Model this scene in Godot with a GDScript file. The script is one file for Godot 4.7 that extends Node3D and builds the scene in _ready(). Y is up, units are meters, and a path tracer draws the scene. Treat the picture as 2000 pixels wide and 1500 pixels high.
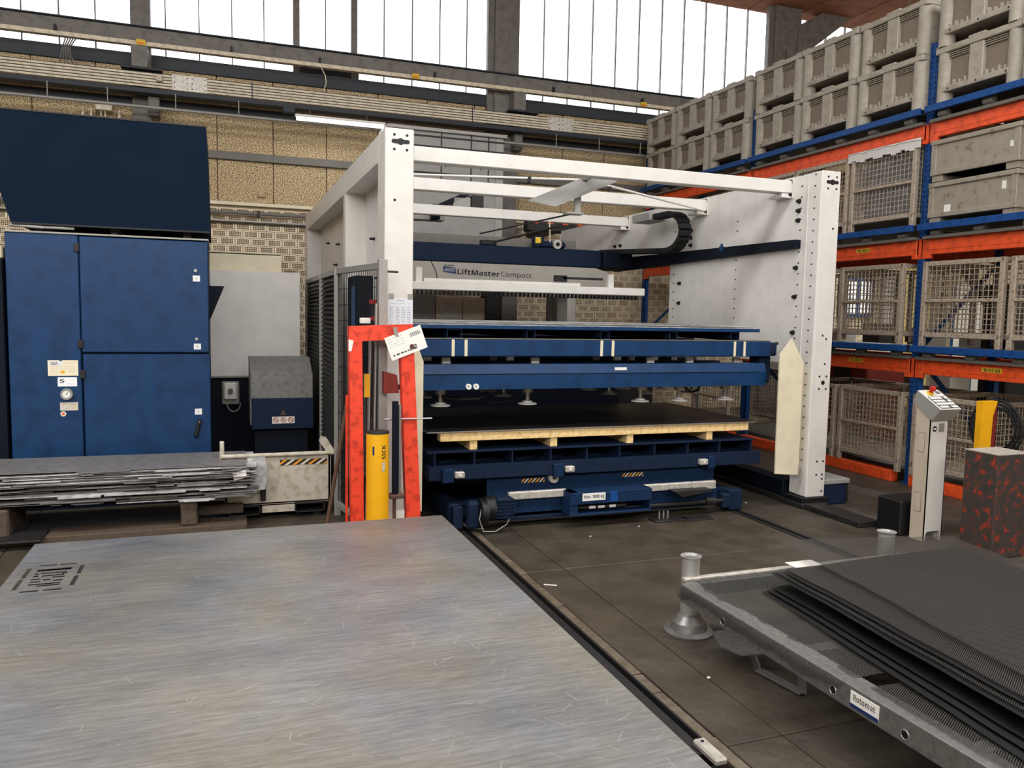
extends Node3D

var org := {}
var M := {}
var used := {}
var rng := RandomNumberGenerator.new()

# ---------------------------------------------------------------- naming
func numbered(n: String) -> String:
	if not used.has(n):
		used[n] = 0
		return n
	used[n] += 1
	return "%s_%03d" % [n, used[n]]

func tag(o: Node, label: String, category: String, group := "") -> Node:
	o.set_meta("label", label)
	o.set_meta("category", category)
	if group != "":
		o.set_meta("group", group)
	return o

func thing(called: String, label: String, category: String, at: Vector3, group := "") -> Node3D:
	var o := Node3D.new()
	o.name = numbered(called)
	add_child(o)
	o.position = at
	org[o] = at
	tag(o, label, category, group)
	return o

# a thing modelled in its own coordinates (turned or copied later)
func model(called: String, label: String, category: String, group := "") -> Node3D:
	var o := thing(called, label, category, Vector3.ZERO, group)
	return o

func copy(o: Node3D, at: Vector3, label: String, turn := 0.0) -> Node3D:
	var c: Node3D = o.duplicate()
	var base := String(o.name)
	if base.length() > 4 and base.substr(base.length() - 4, 1) == "_" and base.substr(base.length() - 3).is_valid_int():
		base = base.substr(0, base.length() - 4)
	c.name = numbered(base)
	add_child(c)
	c.position = at
	c.rotation.y = turn
	c.set_meta("label", label)
	return c

func ordinal(i: int) -> String:
	var o := ["first", "second", "third", "fourth", "fifth", "sixth", "seventh", "eighth", "ninth", "tenth", "eleventh", "twelfth", "thirteenth", "fourteenth", "fifteenth", "sixteenth", "seventeenth", "eighteenth", "nineteenth", "twentieth"]
	if i < 20:
		return o[i]
	return "twenty-" + o[i - 20]

func struct(called: String, s: SurfaceTool, m: Material) -> MeshInstance3D:
	var o := part(self, called, s, m)
	o.set_meta("kind", "structure")
	return o

# ---------------------------------------------------------------- shapes
func st() -> SurfaceTool:
	var s := SurfaceTool.new()
	s.begin(Mesh.PRIMITIVE_TRIANGLES)
	s.set_smooth_group(-1)
	return s

func trin(s: SurfaceTool, p: Vector3, q: Vector3, r: Vector3, n: Vector3) -> void:
	if Plane(p, q, r).normal.dot(n) < 0.0:
		s.add_vertex(p); s.add_vertex(r); s.add_vertex(q)
	else:
		s.add_vertex(p); s.add_vertex(q); s.add_vertex(r)

func quadn(s: SurfaceTool, a: Vector3, b: Vector3, c: Vector3, d: Vector3, n: Vector3) -> void:
	trin(s, a, b, c, n)
	trin(s, a, c, d, n)

func bx(s: SurfaceTool, a: Vector3, b: Vector3, c := 0.0, t := Transform3D.IDENTITY) -> void:
	var lo := a.min(b)
	var hi := a.max(b)
	var h := (hi - lo) * 0.5
	var o := (hi + lo) * 0.5
	c = minf(c, minf(h.x, minf(h.y, h.z)) * 0.8)
	for ax in 3:
		var u := (ax + 1) % 3
		var v := (ax + 2) % 3
		for sg in [-1.0, 1.0]:
			var k: Array[Vector3] = []
			for w in [[-1, -1], [1, -1], [1, 1], [-1, 1]]:
				var p := Vector3.ZERO
				p[ax] = sg * h[ax]
				p[u] = w[0] * (h[u] - c)
				p[v] = w[1] * (h[v] - c)
				k.append(t * (o + p))
			var n := Vector3.ZERO
			n[ax] = sg
			quadn(s, k[0], k[1], k[2], k[3], t.basis * n)
		if c > 0.0:
			for s1 in [-1.0, 1.0]:
				for s2 in [-1.0, 1.0]:
					var e: Array[Vector3] = []
					for w in [[0, -1], [0, 1], [1, 1], [1, -1]]:
						var p := Vector3.ZERO
						p[ax] = w[1] * (h[ax] - c)
						p[u] = s1 * (h[u] - (0.0 if w[0] == 0 else c))
						p[v] = s2 * (h[v] - (c if w[0] == 0 else 0.0))
						e.append(t * (o + p))
					var n := Vector3.ZERO
					n[u] = s1
					n[v] = s2
					quadn(s, e[0], e[1], e[2], e[3], t.basis * n)
	if c > 0.0:
		for i in 8:
			var g := Vector3(-1 if i & 1 else 1, -1 if i & 2 else 1, -1 if i & 4 else 1)
			trin(s, t * (o + g * (h - Vector3(0, c, c))), t * (o + g * (h - Vector3(c, 0, c))), t * (o + g * (h - Vector3(c, c, 0))), t.basis * g)

func cyl(s: SurfaceTool, p0: Vector3, p1: Vector3, r0: float, r1 := -1.0, n := 12, caps := true) -> void:
	if r1 < 0.0:
		r1 = r0
	var d := (p1 - p0).normalized()
	var u := d.cross(Vector3.UP if absf(d.y) < 0.9 else Vector3.RIGHT).normalized()
	var v := d.cross(u)
	for i in n:
		var a := TAU * i / n
		var b := TAU * (i + 1) / n
		var ua := u * cos(a) + v * sin(a)
		var ub := u * cos(b) + v * sin(b)
		s.set_smooth_group(1)
		quadn(s, p0 + ua * r0, p0 + ub * r0, p1 + ub * r1, p1 + ua * r1, ua + ub)
		s.set_smooth_group(-1)
		if caps:
			if r0 > 0.0:
				trin(s, p0, p0 + ua * r0, p0 + ub * r0, -d)
			if r1 > 0.0:
				trin(s, p1, p1 + ua * r1, p1 + ub * r1, d)

func tube(s: SurfaceTool, pts: Array, r: float, n := 8) -> void:
	for i in pts.size() - 1:
		cyl(s, pts[i], pts[i + 1], r, r, n, true)

# profile of (radius, height) turned about a vertical axis at o
func lathe(s: SurfaceTool, o: Vector3, prof: Array, n := 24) -> void:
	for i in n:
		var a := TAU * i / n
		var b := TAU * (i + 1) / n
		var ua := Vector3(cos(a), 0, sin(a))
		var ub := Vector3(cos(b), 0, sin(b))
		for j in prof.size() - 1:
			var p: Vector2 = prof[j]
			var q: Vector2 = prof[j + 1]
			var nn := (ua + ub) * (q.y - p.y) + Vector3.UP * (p.x - q.x) * 2.0
			s.set_smooth_group(1 + j)
			quadn(s, o + ua * p.x + Vector3.UP * p.y, o + ub * p.x + Vector3.UP * p.y, o + ub * q.x + Vector3.UP * q.y, o + ua * q.x + Vector3.UP * q.y, nn)
	s.set_smooth_group(-1)

# outline extruded along an axis: "x" takes (z, y), "y" takes (x, z), "z" takes (x, y)
func prism(s: SurfaceTool, pts: PackedVector2Array, ax: String, d0: float, d1: float) -> void:
	var f := func(p: Vector2, d: float) -> Vector3:
		if ax == "x":
			return Vector3(d, p.y, p.x)
		if ax == "y":
			return Vector3(p.x, d, p.y)
		return Vector3(p.x, p.y, d)
	var nx: Vector3 = (f.call(Vector2.ZERO, 1.0) as Vector3).normalized()
	var k := Geometry2D.triangulate_polygon(pts)
	for i in range(0, k.size(), 3):
		trin(s, f.call(pts[k[i]], d1), f.call(pts[k[i + 1]], d1), f.call(pts[k[i + 2]], d1), nx * signf(d1 - d0))
		trin(s, f.call(pts[k[i]], d0), f.call(pts[k[i + 1]], d0), f.call(pts[k[i + 2]], d0), -nx * signf(d1 - d0))
	var sg := 1.0 if Geometry2D.is_polygon_clockwise(pts) else -1.0
	for i in pts.size():
		var p := pts[i]
		var q := pts[(i + 1) % pts.size()]
		var e := (q - p).orthogonal() * sg
		quadn(s, f.call(p, d0), f.call(q, d0), f.call(q, d1), f.call(p, d1), f.call(e, 0.0))

# ---------------------------------------------------------------- nodes
func part(parent: Node, called: String, s: SurfaceTool, m: Material) -> MeshInstance3D:
	s.generate_normals()
	var o := MeshInstance3D.new()
	o.mesh = s.commit()
	return place(parent, called, o, m)

func place(parent: Node, called: String, o: MeshInstance3D, m: Material) -> MeshInstance3D:
	o.material_override = m
	if parent == self:
		o.name = numbered(called)
		add_child(o)
		org[o] = Vector3.ZERO
	else:
		o.name = called
		parent.add_child(o, true)
		if parent is MeshInstance3D:
			org[o] = org[parent]
		else:
			o.position = -org[parent]
			org[o] = Vector3.ZERO
	return o

func box(parent: Node, called: String, m: Material, x0: float, y0: float, z0: float, x1: float, y1: float, z1: float, c := 0.0) -> MeshInstance3D:
	var s := st()
	bx(s, Vector3(x0, y0, z0), Vector3(x1, y1, z1), c)
	return part(parent, called, s, m)

func rod(parent: Node, called: String, m: Material, p0: Vector3, p1: Vector3, r: float, n := 12) -> MeshInstance3D:
	var s := st()
	cyl(s, p0, p1, r, r, n)
	return part(parent, called, s, m)

# a flat print: quad with its own picture, x to the right and y up as seen from the front
func print_quad(parent: Node, called: String, m: Material, c: Vector3, right: Vector3, up: Vector3) -> MeshInstance3D:
	var s := SurfaceTool.new()
	s.begin(Mesh.PRIMITIVE_TRIANGLES)
	var n := right.cross(up).normalized()
	var v := [c - right - up, c - right + up, c + right + up, c + right - up]
	var uv := [Vector2(0, 1), Vector2(0, 0), Vector2(1, 0), Vector2(1, 1)]
	for i in [0, 1, 2, 0, 2, 3]:
		s.set_normal(n)
		s.set_uv(uv[i])
		s.add_vertex(v[i])
	s.set_smooth_group(-1)
	var o := MeshInstance3D.new()
	o.mesh = s.commit()
	return place(parent, called, o, m)

func text(parent: Node, called: String, words: String, m: Material, c: Vector3, width: float, height: float, right := Vector3.RIGHT, up := Vector3.UP, bold := false) -> MeshInstance3D:
	var t := TextMesh.new()
	var f := SystemFont.new()
	f.font_names = PackedStringArray(["Droid Sans"])
	if bold:
		f.font_weight = 700
	t.font = f
	t.text = words
	t.font_size = 64
	t.pixel_size = 0.01
	t.depth = 0.02
	t.curve_step = 2.0
	var ab := t.get_aabb()
	var o := MeshInstance3D.new()
	o.mesh = t
	place(parent, called, o, m)
	var n := right.cross(up).normalized()
	var sx := width / maxf(ab.size.x, 0.01)
	var sy := height / maxf(ab.size.y, 0.01)
	var b := Basis(right.normalized() * sx, up.normalized() * sy, n * 0.06)
	var mid := ab.position + ab.size * 0.5
	o.transform = Transform3D(b, o.position + c - b * Vector3(mid.x, mid.y, 0))
	return o

# ---------------------------------------------------------------- materials
func noise_tex(freq: float, ramp: Array, seed_: int, oct := 4, type := FastNoiseLite.TYPE_SIMPLEX_SMOOTH, size := 512, stretch := 1.0) -> NoiseTexture2D:
	var n := FastNoiseLite.new()
	n.noise_type = type
	n.frequency = freq
	n.seed = seed_
	n.fractal_octaves = oct
	var t := NoiseTexture2D.new()
	t.width = size
	t.height = size
	t.seamless = true
	t.noise = n
	var g := Gradient.new()
	g.offsets = PackedFloat32Array()
	g.colors = PackedColorArray()
	var offs := PackedFloat32Array()
	var cols := PackedColorArray()
	for r in ramp:
		offs.append(r[0])
		cols.append(r[1])
	g.offsets = offs
	g.colors = cols
	t.color_ramp = g
	return t

func bump_tex(freq: float, seed_: int, strength: float, oct := 4, size := 512) -> NoiseTexture2D:
	var n := FastNoiseLite.new()
	n.frequency = freq
	n.seed = seed_
	n.fractal_octaves = oct
	var t := NoiseTexture2D.new()
	t.width = size
	t.height = size
	t.seamless = true
	t.as_normal_map = true
	t.bump_strength = strength
	t.noise = n
	return t

func mat(c: Color, rough: float, metal := 0.0, tex: Texture2D = null, scale := 1.0, world := true) -> StandardMaterial3D:
	var m := StandardMaterial3D.new()
	m.albedo_color = c
	m.roughness = rough
	m.metallic = metal
	if tex:
		m.albedo_texture = tex
		m.uv1_triplanar = true
		m.uv1_world_triplanar = world
		m.uv1_scale = Vector3.ONE * scale
	return m

func g(v: float) -> Color:
	return Color(v, v, v)

func paper(img: Image, rough := 0.8) -> StandardMaterial3D:
	var m := StandardMaterial3D.new()
	m.albedo_texture = ImageTexture.create_from_image(img)
	m.roughness = rough
	return m

func sheet_image(w: int, h: int, bg: Color) -> Image:
	var i := Image.create(w, h, false, Image.FORMAT_RGB8)
	i.fill(bg)
	return i

# rows of print too small to read: dashes of uneven length
func dashes(i: Image, x0: int, y0: int, x1: int, y1: int, step: int, thick: int, c: Color, sd: int) -> void:
	var r := RandomNumberGenerator.new()
	r.seed = sd
	var y := y0
	while y + thick <= y1:
		var x := x0
		while x < x1:
			var l := r.randi_range(3, 12)
			i.fill_rect(Rect2i(x, y, mini(l, x1 - x), thick), c)
			x += l + r.randi_range(2, 5)
		y += step

func make_materials() -> void:
	var mottle := noise_tex(0.012, [[0.0, g(0.93)], [0.45, g(0.975)], [1.0, g(1.0)]], 3, 5)
	var grime := noise_tex(0.02, [[0.0, g(0.80)], [0.35, g(0.93)], [0.6, g(1.0)], [1.0, g(1.0)]], 7, 5)
	M.white = mat(Color(0.87, 0.855, 0.82), 0.42, 0.0, mottle, 0.6)
	M.white_panel = mat(Color(0.90, 0.885, 0.855), 0.42, 0.0, mottle, 0.6)
	M.cream = mat(Color(0.90, 0.86, 0.74), 0.6, 0.0, mottle, 0.9)
	M.rail_cream = mat(Color(0.88, 0.83, 0.72), 0.5, 0.0, grime, 0.8)
	M.blue = mat(Color(0.05, 0.215, 0.375), 0.44, 0.0, grime, 0.5)
	M.blue_dirty = mat(Color(0.085, 0.145, 0.235), 0.65, 0.0, grime, 1.7)
	M.blue_mid = mat(Color(0.075, 0.175, 0.30), 0.6, 0.0, grime, 1.4)
	M.navy = mat(Color(0.04, 0.07, 0.12), 0.6, 0.0, mottle, 0.5)
	M.navy_hood = mat(Color(0.075, 0.125, 0.185), 0.8, 0.0, mottle, 0.3)
	M.rack_blue = mat(Color(0.11, 0.29, 0.53), 0.45, 0.0, grime, 1.1)
	M.orange = mat(Color(0.95, 0.345, 0.14), 0.5, 0.0, grime, 0.9)
	M.red_orange = mat(Color(0.92, 0.27, 0.15), 0.5, 0.0, noise_tex(0.02, [[0.0, Color(0.74, 0.66, 0.62)], [0.3, Color(0.88, 0.84, 0.82)], [0.5, Color(1, 1, 1)], [1.0, Color(1, 1, 1)]], 19, 5), 1.1)
	M.yellow = mat(Color(0.96, 0.70, 0.05), 0.45, 0.0, mottle, 1.0)
	M.black = mat(Color(0.035, 0.035, 0.04), 0.55)
	M.rubber = mat(Color(0.06, 0.06, 0.06), 0.8)
	M.dark_steel = mat(Color(0.17, 0.165, 0.16), 0.55, 0.3, grime, 1.3)
	M.galv = mat(Color(0.62, 0.62, 0.60), 0.42, 0.75, noise_tex(0.03, [[0.0, g(0.80)], [0.5, g(0.92)], [1.0, g(1.0)]], 23, 3), 1.6)
	M.galv_light = mat(Color(0.68, 0.675, 0.65), 0.42, 0.35, mottle, 1.5)
	M.zinc = mat(Color(0.75, 0.75, 0.73), 0.35, 0.8, mottle, 1.5)
	M.fence_post = mat(Color(0.62, 0.61, 0.58), 0.5, 0.3, mottle, 1.2)
	M.grey_paint = mat(Color(0.60, 0.595, 0.57), 0.5, 0.0, mottle, 0.7)
	M.grey_cover = mat(Color(0.66, 0.64, 0.60), 0.45, 0.0, mottle, 0.7)
	M.warm_grey = mat(Color(0.44, 0.425, 0.39), 0.6, 0.0, mottle, 0.8)
	M.column = mat(Color(0.47, 0.45, 0.42), 0.6, 0.0, grime, 0.6)
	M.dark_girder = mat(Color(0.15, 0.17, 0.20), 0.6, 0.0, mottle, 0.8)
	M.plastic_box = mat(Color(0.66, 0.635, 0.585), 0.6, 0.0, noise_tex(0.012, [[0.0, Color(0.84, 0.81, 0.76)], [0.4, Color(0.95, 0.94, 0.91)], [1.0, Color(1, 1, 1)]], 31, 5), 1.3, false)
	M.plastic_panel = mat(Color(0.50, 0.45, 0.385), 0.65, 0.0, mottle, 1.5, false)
	M.cage = mat(Color(0.70, 0.655, 0.585), 0.6, 0.2, noise_tex(0.03, [[0.0, Color(0.75, 0.55, 0.42)], [0.3, Color(0.9, 0.84, 0.78)], [0.5, Color(1, 1, 1)], [1.0, Color(1, 1, 1)]], 41, 4), 2.0, false)
	M.steel_crate = mat(Color(0.62, 0.595, 0.54), 0.55, 0.1, noise_tex(0.015, [[0.0, Color(0.72, 0.62, 0.52)], [0.28, Color(0.95, 0.93, 0.9)], [1.0, Color(1, 1, 1)]], 43, 5), 1.0, false)
	M.rust = mat(Color(0.36, 0.25, 0.19), 0.8, 0.0, grime, 2.0)
	M.rust_post = mat(Color(1, 1, 1), 0.75, 0.0, noise_tex(0.022, [[0.0, Color(0.19, 0.18, 0.17)], [0.50, Color(0.25, 0.22, 0.195)], [0.68, Color(0.31, 0.20, 0.155)], [0.80, Color(0.56, 0.19, 0.12)], [1.0, Color(0.70, 0.24, 0.15)]], 52, 5), 1.1)
	M.timber = mat(Color(0.94, 0.84, 0.62), 0.75, 0.0, noise_tex(0.03, [[0.0, Color(0.86, 0.78, 0.66)], [0.5, Color(1, 0.97, 0.92)], [1.0, Color(1, 1, 1)]], 61, 4), 1.2)
	M.old_wood = mat(Color(0.33, 0.275, 0.22), 0.85, 0.0, grime, 2.2)
	M.brick = mat(Color(0.95, 0.885, 0.76), 0.85, 0.0, mottle, 1.2)
	M.brick_red = mat(Color(0.90, 0.80, 0.66), 0.85, 0.0, grime, 1.2)
	M.brick_hole = mat(Color(0.34, 0.24, 0.18), 0.9)
	M.mortar = mat(Color(0.66, 0.60, 0.50), 0.95)
	# exposed aggregate panels: pebbles of several tones
	M.panel = mat(Color(1.0, 1.0, 0.96), 0.9, 0.0, noise_tex(0.075, [[0.0, Color(0.40, 0.33, 0.26)], [0.30, Color(0.60, 0.51, 0.40)], [0.5, Color(0.76, 0.66, 0.52)], [0.75, Color(0.88, 0.80, 0.66)], [1.0, Color(0.98, 0.92, 0.80)]], 71, 2, FastNoiseLite.TYPE_SIMPLEX), 1.0)
	M.panel.normal_enabled = true
	M.panel.normal_texture = bump_tex(0.075, 71, 6.0, 2)
	M.ceiling = mat(Color(0.62, 0.40, 0.29), 0.8, 0.0, grime, 0.3)
	M.wall_plain = mat(Color(0.82, 0.78, 0.68), 0.85, 0.0, mottle, 0.3)
	# trodden concrete
	M.floor = mat(Color(0.29, 0.26, 0.21), 0.62, 0.0, noise_tex(0.008, [[0.0, Color(0.76, 0.75, 0.74)], [0.4, Color(0.90, 0.89, 0.88)], [0.7, Color(1, 1, 1)], [1.0, Color(1.0, 0.98, 0.95)]], 81, 6, FastNoiseLite.TYPE_SIMPLEX_SMOOTH, 1024), 0.35)
	M.floor.roughness_texture = noise_tex(0.01, [[0.0, g(0.75)], [1.0, g(1.0)]], 83, 5)
	M.floor.normal_enabled = true
	M.floor.normal_texture = bump_tex(0.06, 84, 1.2)
	M.floor2 = M.floor.duplicate()
	M.floor2.albedo_color = Color(0.272, 0.246, 0.203)
	M.kerb = M.floor.duplicate()
	M.kerb.albedo_color = Color(0.42, 0.38, 0.315)
	M.kerb.uv1_scale = Vector3.ONE * 1.3
	# mill sheet: grain along one direction, uneven oily patches, fine scratches
	M.sheet = StandardMaterial3D.new()
	M.sheet.albedo_texture = brushed_texture(1024, 90)
	M.sheet.albedo_color = Color(0.785, 0.775, 0.745)
	M.sheet.metallic = 0.72
	M.sheet.roughness = 1.0
	M.sheet.roughness_texture = brushed_rough(1024, 91)
	M.sheet.roughness_texture_channel = BaseMaterial3D.TEXTURE_CHANNEL_RED
	M.scrap = mat(Color(0.86, 0.86, 0.85), 0.4, 0.12, noise_tex(0.02, [[0.0, g(0.62)], [0.5, g(0.88)], [1.0, g(1.0)]], 93, 4), 1.0)
	M.scrap_dark = mat(Color(0.50, 0.49, 0.48), 0.45, 0.2, grime, 1.0)
	M.black_sheet = mat(Color(0.15, 0.14, 0.13), 0.36, 0.35, noise_tex(0.006, [[0.0, g(0.6)], [0.5, g(0.9)], [1.0, g(1.0)]], 95, 5), 0.4)
	M.sheet_edge = mat(Color(0.66, 0.63, 0.60), 0.45, 0.5)
	M.bin = mat(Color(0.80, 0.77, 0.70), 0.6, 0.1, noise_tex(0.014, [[0.0, Color(0.80, 0.77, 0.72)], [0.3, Color(0.91, 0.89, 0.86)], [0.55, Color(1, 1, 1)], [1.0, Color(1, 1, 1)]], 101, 5), 1.4)
	M.scuffed = mat(Color(0.52, 0.52, 0.50), 0.5, 0.25, noise_tex(0.02, [[0.0, g(0.75)], [0.5, g(0.92)], [1.0, g(1.0)]], 103, 4), 1.4)
	M.mirror_grey = mat(Color(0.66, 0.655, 0.62), 0.5)
	M.cable = mat(Color(0.10, 0.10, 0.10), 0.6)
	M.ink = mat(Color(0.08, 0.09, 0.11), 0.7)
	M.ink_blue = mat(Color(0.07, 0.17, 0.36), 0.6)
	M.ink_white = mat(Color(0.92, 0.92, 0.90), 0.6)
	M.label_white = mat(Color(0.92, 0.91, 0.87), 0.6)
	M.label_yellow = mat(Color(0.90, 0.74, 0.16), 0.6)
	M.beige = mat(Color(0.80, 0.75, 0.66), 0.5, 0.0, mottle, 1.0)
	M.red = mat(Color(0.72, 0.13, 0.08), 0.45)
	M.dark_red = mat(Color(0.48, 0.13, 0.09), 0.5, 0.0, grime, 1.4)
	M.silver = mat(Color(0.80, 0.78, 0.73), 0.5, 0.35, grime, 1.6)
	M.glass = StandardMaterial3D.new()
	M.glass.albedo_color = Color(0.93, 0.95, 0.96, 0.14)
	M.glass.transparency = BaseMaterial3D.TRANSPARENCY_ALPHA
	M.glass.roughness = 0.05
	M.film = StandardMaterial3D.new()
	M.film.albedo_color = Color(0.88, 0.88, 0.87, 0.2)
	M.film.transparency = BaseMaterial3D.TRANSPARENCY_ALPHA
	M.film.roughness = 0.12
	M.film_top = mat(Color(0.82, 0.81, 0.78), 0.3)
	M.lamp_glow = mat(Color(1, 1, 0.97), 0.4)
	M.lamp_glow.emission_enabled = true
	M.lamp_glow.emission = Color(1.0, 0.99, 0.95)
	M.lamp_glow.emission_energy_multiplier = 1.6
	M.daylight = mat(Color(1, 1, 1), 0.4)
	M.daylight.emission_enabled = true
	M.daylight.emission = Color(0.985, 0.99, 1.0)
	M.daylight.emission_energy_multiplier = 1.2
	# expanded metal: open diamonds between flattened strands
	M.expanded = StandardMaterial3D.new()
	M.expanded.albedo_texture = expanded_texture()
	M.expanded.albedo_color = Color(0.33, 0.325, 0.305)
	M.expanded.metallic = 0.4
	M.expanded.roughness = 0.5
	M.expanded.transparency = BaseMaterial3D.TRANSPARENCY_ALPHA_SCISSOR
	M.expanded.alpha_scissor_threshold = 0.5
	M.expanded.cull_mode = BaseMaterial3D.CULL_DISABLED
	M.expanded_shade = mat(Color(0.05, 0.05, 0.05), 0.55, 0.3, grime, 2.0)  # near-black: shade under the overhang put into the colour
	for k in ["blue", "blue_mid", "rack_blue", "blue_dirty", "navy", "navy_hood"]:
		M[k].metallic_specular = 0.3
	M.navy_hood.metallic_specular = 0.15
	M.blue.metallic_specular = 0.42
	M.hazard = paper(hazard_image(), 0.6)

func brushed_texture(n: int, sd: int) -> ImageTexture:
	var h := n * 3 / 2
	var a := FastNoiseLite.new()
	a.seed = sd
	a.frequency = 0.004
	a.fractal_octaves = 5
	var b := FastNoiseLite.new()
	b.seed = sd + 1
	b.frequency = 0.06
	var i := Image.create(n, h, false, Image.FORMAT_RGB8)
	for y in h:
		for x in n:
			var v := 0.76 + 0.085 * a.get_noise_2d(x * 0.9, y * 1.6) + 0.10 * b.get_noise_2d(x * 0.16 + y * 0.02, y * 2.2) + 0.07 * b.get_noise_2d(x * 0.6 + 300.0, y * 5.0)
			var w := 0.05 * a.get_noise_2d(x * 1.1 + 900.0, y * 0.8)
			i.set_pixel(x, y, Color(clampf(v + w, 0, 1), clampf(v + w * 0.4, 0, 1), clampf(v - w, 0, 1)))
	var r := RandomNumberGenerator.new()
	r.seed = sd
	for k in 1300:
		var p := Vector2(r.randf() * n, r.randf() * h)
		var d := Vector2.from_angle(r.randf() * TAU)
		var l := r.randf_range(3, 30) if r.randf() < 0.5 else r.randf_range(1, 4)
		var c := r.randf_range(0.90, 1.0)
		var bend := r.randf_range(-0.02, 0.02)
		for q in int(l):
			var pp := Vector2i(p)
			if pp.x >= 0 and pp.y >= 0 and pp.x < n and pp.y < h:
				i.set_pixel(pp.x, pp.y, i.get_pixel(pp.x, pp.y).lerp(g(c), 0.9))
			d = d.rotated(bend)
			p += d
	return ImageTexture.create_from_image(i)

func brushed_rough(n: int, sd: int) -> ImageTexture:
	var a := FastNoiseLite.new()
	a.seed = sd
	a.frequency = 0.006
	var i := Image.create(n, n, false, Image.FORMAT_RGB8)
	for y in n:
		for x in n:
			i.set_pixel(x, y, g(clampf(0.42 + 0.09 * a.get_noise_2d(x, y * 2.0) + 0.06 * a.get_noise_2d(x * 1.5, y * 14.0), 0, 1)))
	return ImageTexture.create_from_image(i)

func expanded_texture() -> ImageTexture:
	var n := 64
	var i := Image.create(n, n, false, Image.FORMAT_RGBA8)
	for y in n:
		for x in n:
			# diamonds: distance to the two families of strands
			var u := fposmod(float(x) / n + float(y) / n, 1.0)
			var v := fposmod(float(x) / n - float(y) / n, 1.0)
			var d := minf(minf(u, 1.0 - u), minf(v, 1.0 - v))
			var on := d < 0.17
			var t := 0.55 + 0.45 * (1.0 if u < 0.17 or u > 0.83 else 0.2)
			i.set_pixel(x, y, Color(t, t, t, 1.0 if on else 0.0))
	return ImageTexture.create_from_image(i)

func hazard_image() -> Image:
	var i := sheet_image(256, 48, Color(0.86, 0.82, 0.74))
	for y in 48:
		for x in 256:
			var u := fposmod((x + y * 0.9) / 42.0, 1.0)
			var k := int(floor((x + y * 0.9) / 42.0)) % 2
			if u < 0.5:
				i.set_pixel(x, y, Color(0.10, 0.09, 0.09))
			elif k == 0:
				i.set_pixel(x, y, Color(0.90, 0.60, 0.14))
	return i

# ================================================================ scene
func _ready() -> void:
	rng.seed = 20
	var cam := Camera3D.new()
	cam.name = "camera"
	cam.position = Vector3(0, 1.66, 0)
	cam.rotation_degrees = Vector3(-4.99, -20.15, 1.09)
	cam.fov = 51.79
	cam.near = 0.05
	cam.far = 120.0
	add_child(cam)
	cam.current = true

	var sky_mat := ProceduralSkyMaterial.new()
	sky_mat.sky_top_color = Color(0.96, 0.97, 1.0)
	sky_mat.sky_horizon_color = Color(1.0, 1.0, 1.0)
	sky_mat.ground_horizon_color = Color(0.75, 0.74, 0.72)
	sky_mat.ground_bottom_color = Color(0.45, 0.44, 0.42)
	var sky := Sky.new()
	sky.sky_material = sky_mat
	var env := Environment.new()
	env.background_mode = Environment.BG_SKY
	env.sky = sky
	env.background_energy_multiplier = 5.0
	env.tonemap_mode = Environment.TONE_MAPPER_LINEAR
	env.tonemap_exposure = 1.0
	env.sdfgi_enabled = true
	env.ssao_enabled = true
	env.ssil_enabled = true
	var we := WorldEnvironment.new()
	we.name = "world"
	we.environment = env
	add_child(we)

	# daylight from the window band of the hall's other long side, behind the viewer
	var band := AreaLight3D.new()
	band.name = "window_band_daylight"
	band.area_size = Vector2(26.0, 2.3)
	band.area_normalize_energy = false
	band.light_energy = 1.95
	band.light_color = Color(0.985, 0.99, 1.0)
	band.light_size = 1.0
	band.shadow_enabled = true
	band.area_range = 60.0
	band.position = Vector3(-5.0, 6.0, 5.3)
	add_child(band)
	# added fill light overhead; the rooflight itself is not seen
	var ridge := AreaLight3D.new()
	ridge.name = "added_roof_fill"
	ridge.area_size = Vector2(24.0, 1.8)
	ridge.area_normalize_energy = false
	ridge.light_energy = 2.65
	ridge.light_color = Color(0.985, 0.99, 1.0)
	ridge.shadow_enabled = true
	ridge.area_range = 60.0
	ridge.position = Vector3(-1.0, 7.15, -2.6)
	ridge.rotation_degrees = Vector3(-90, 0, 0)
	add_child(ridge)

	make_materials()
	build_hall()
	build_wall_fittings()
	build_portal()
	build_lift_table()
	build_upper_machine()
	build_left_side()
	build_barrier()
	build_front_sheet()
	build_stillage()
	build_pedestal_area()
	build_rack()
	build_behind_rack()

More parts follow.
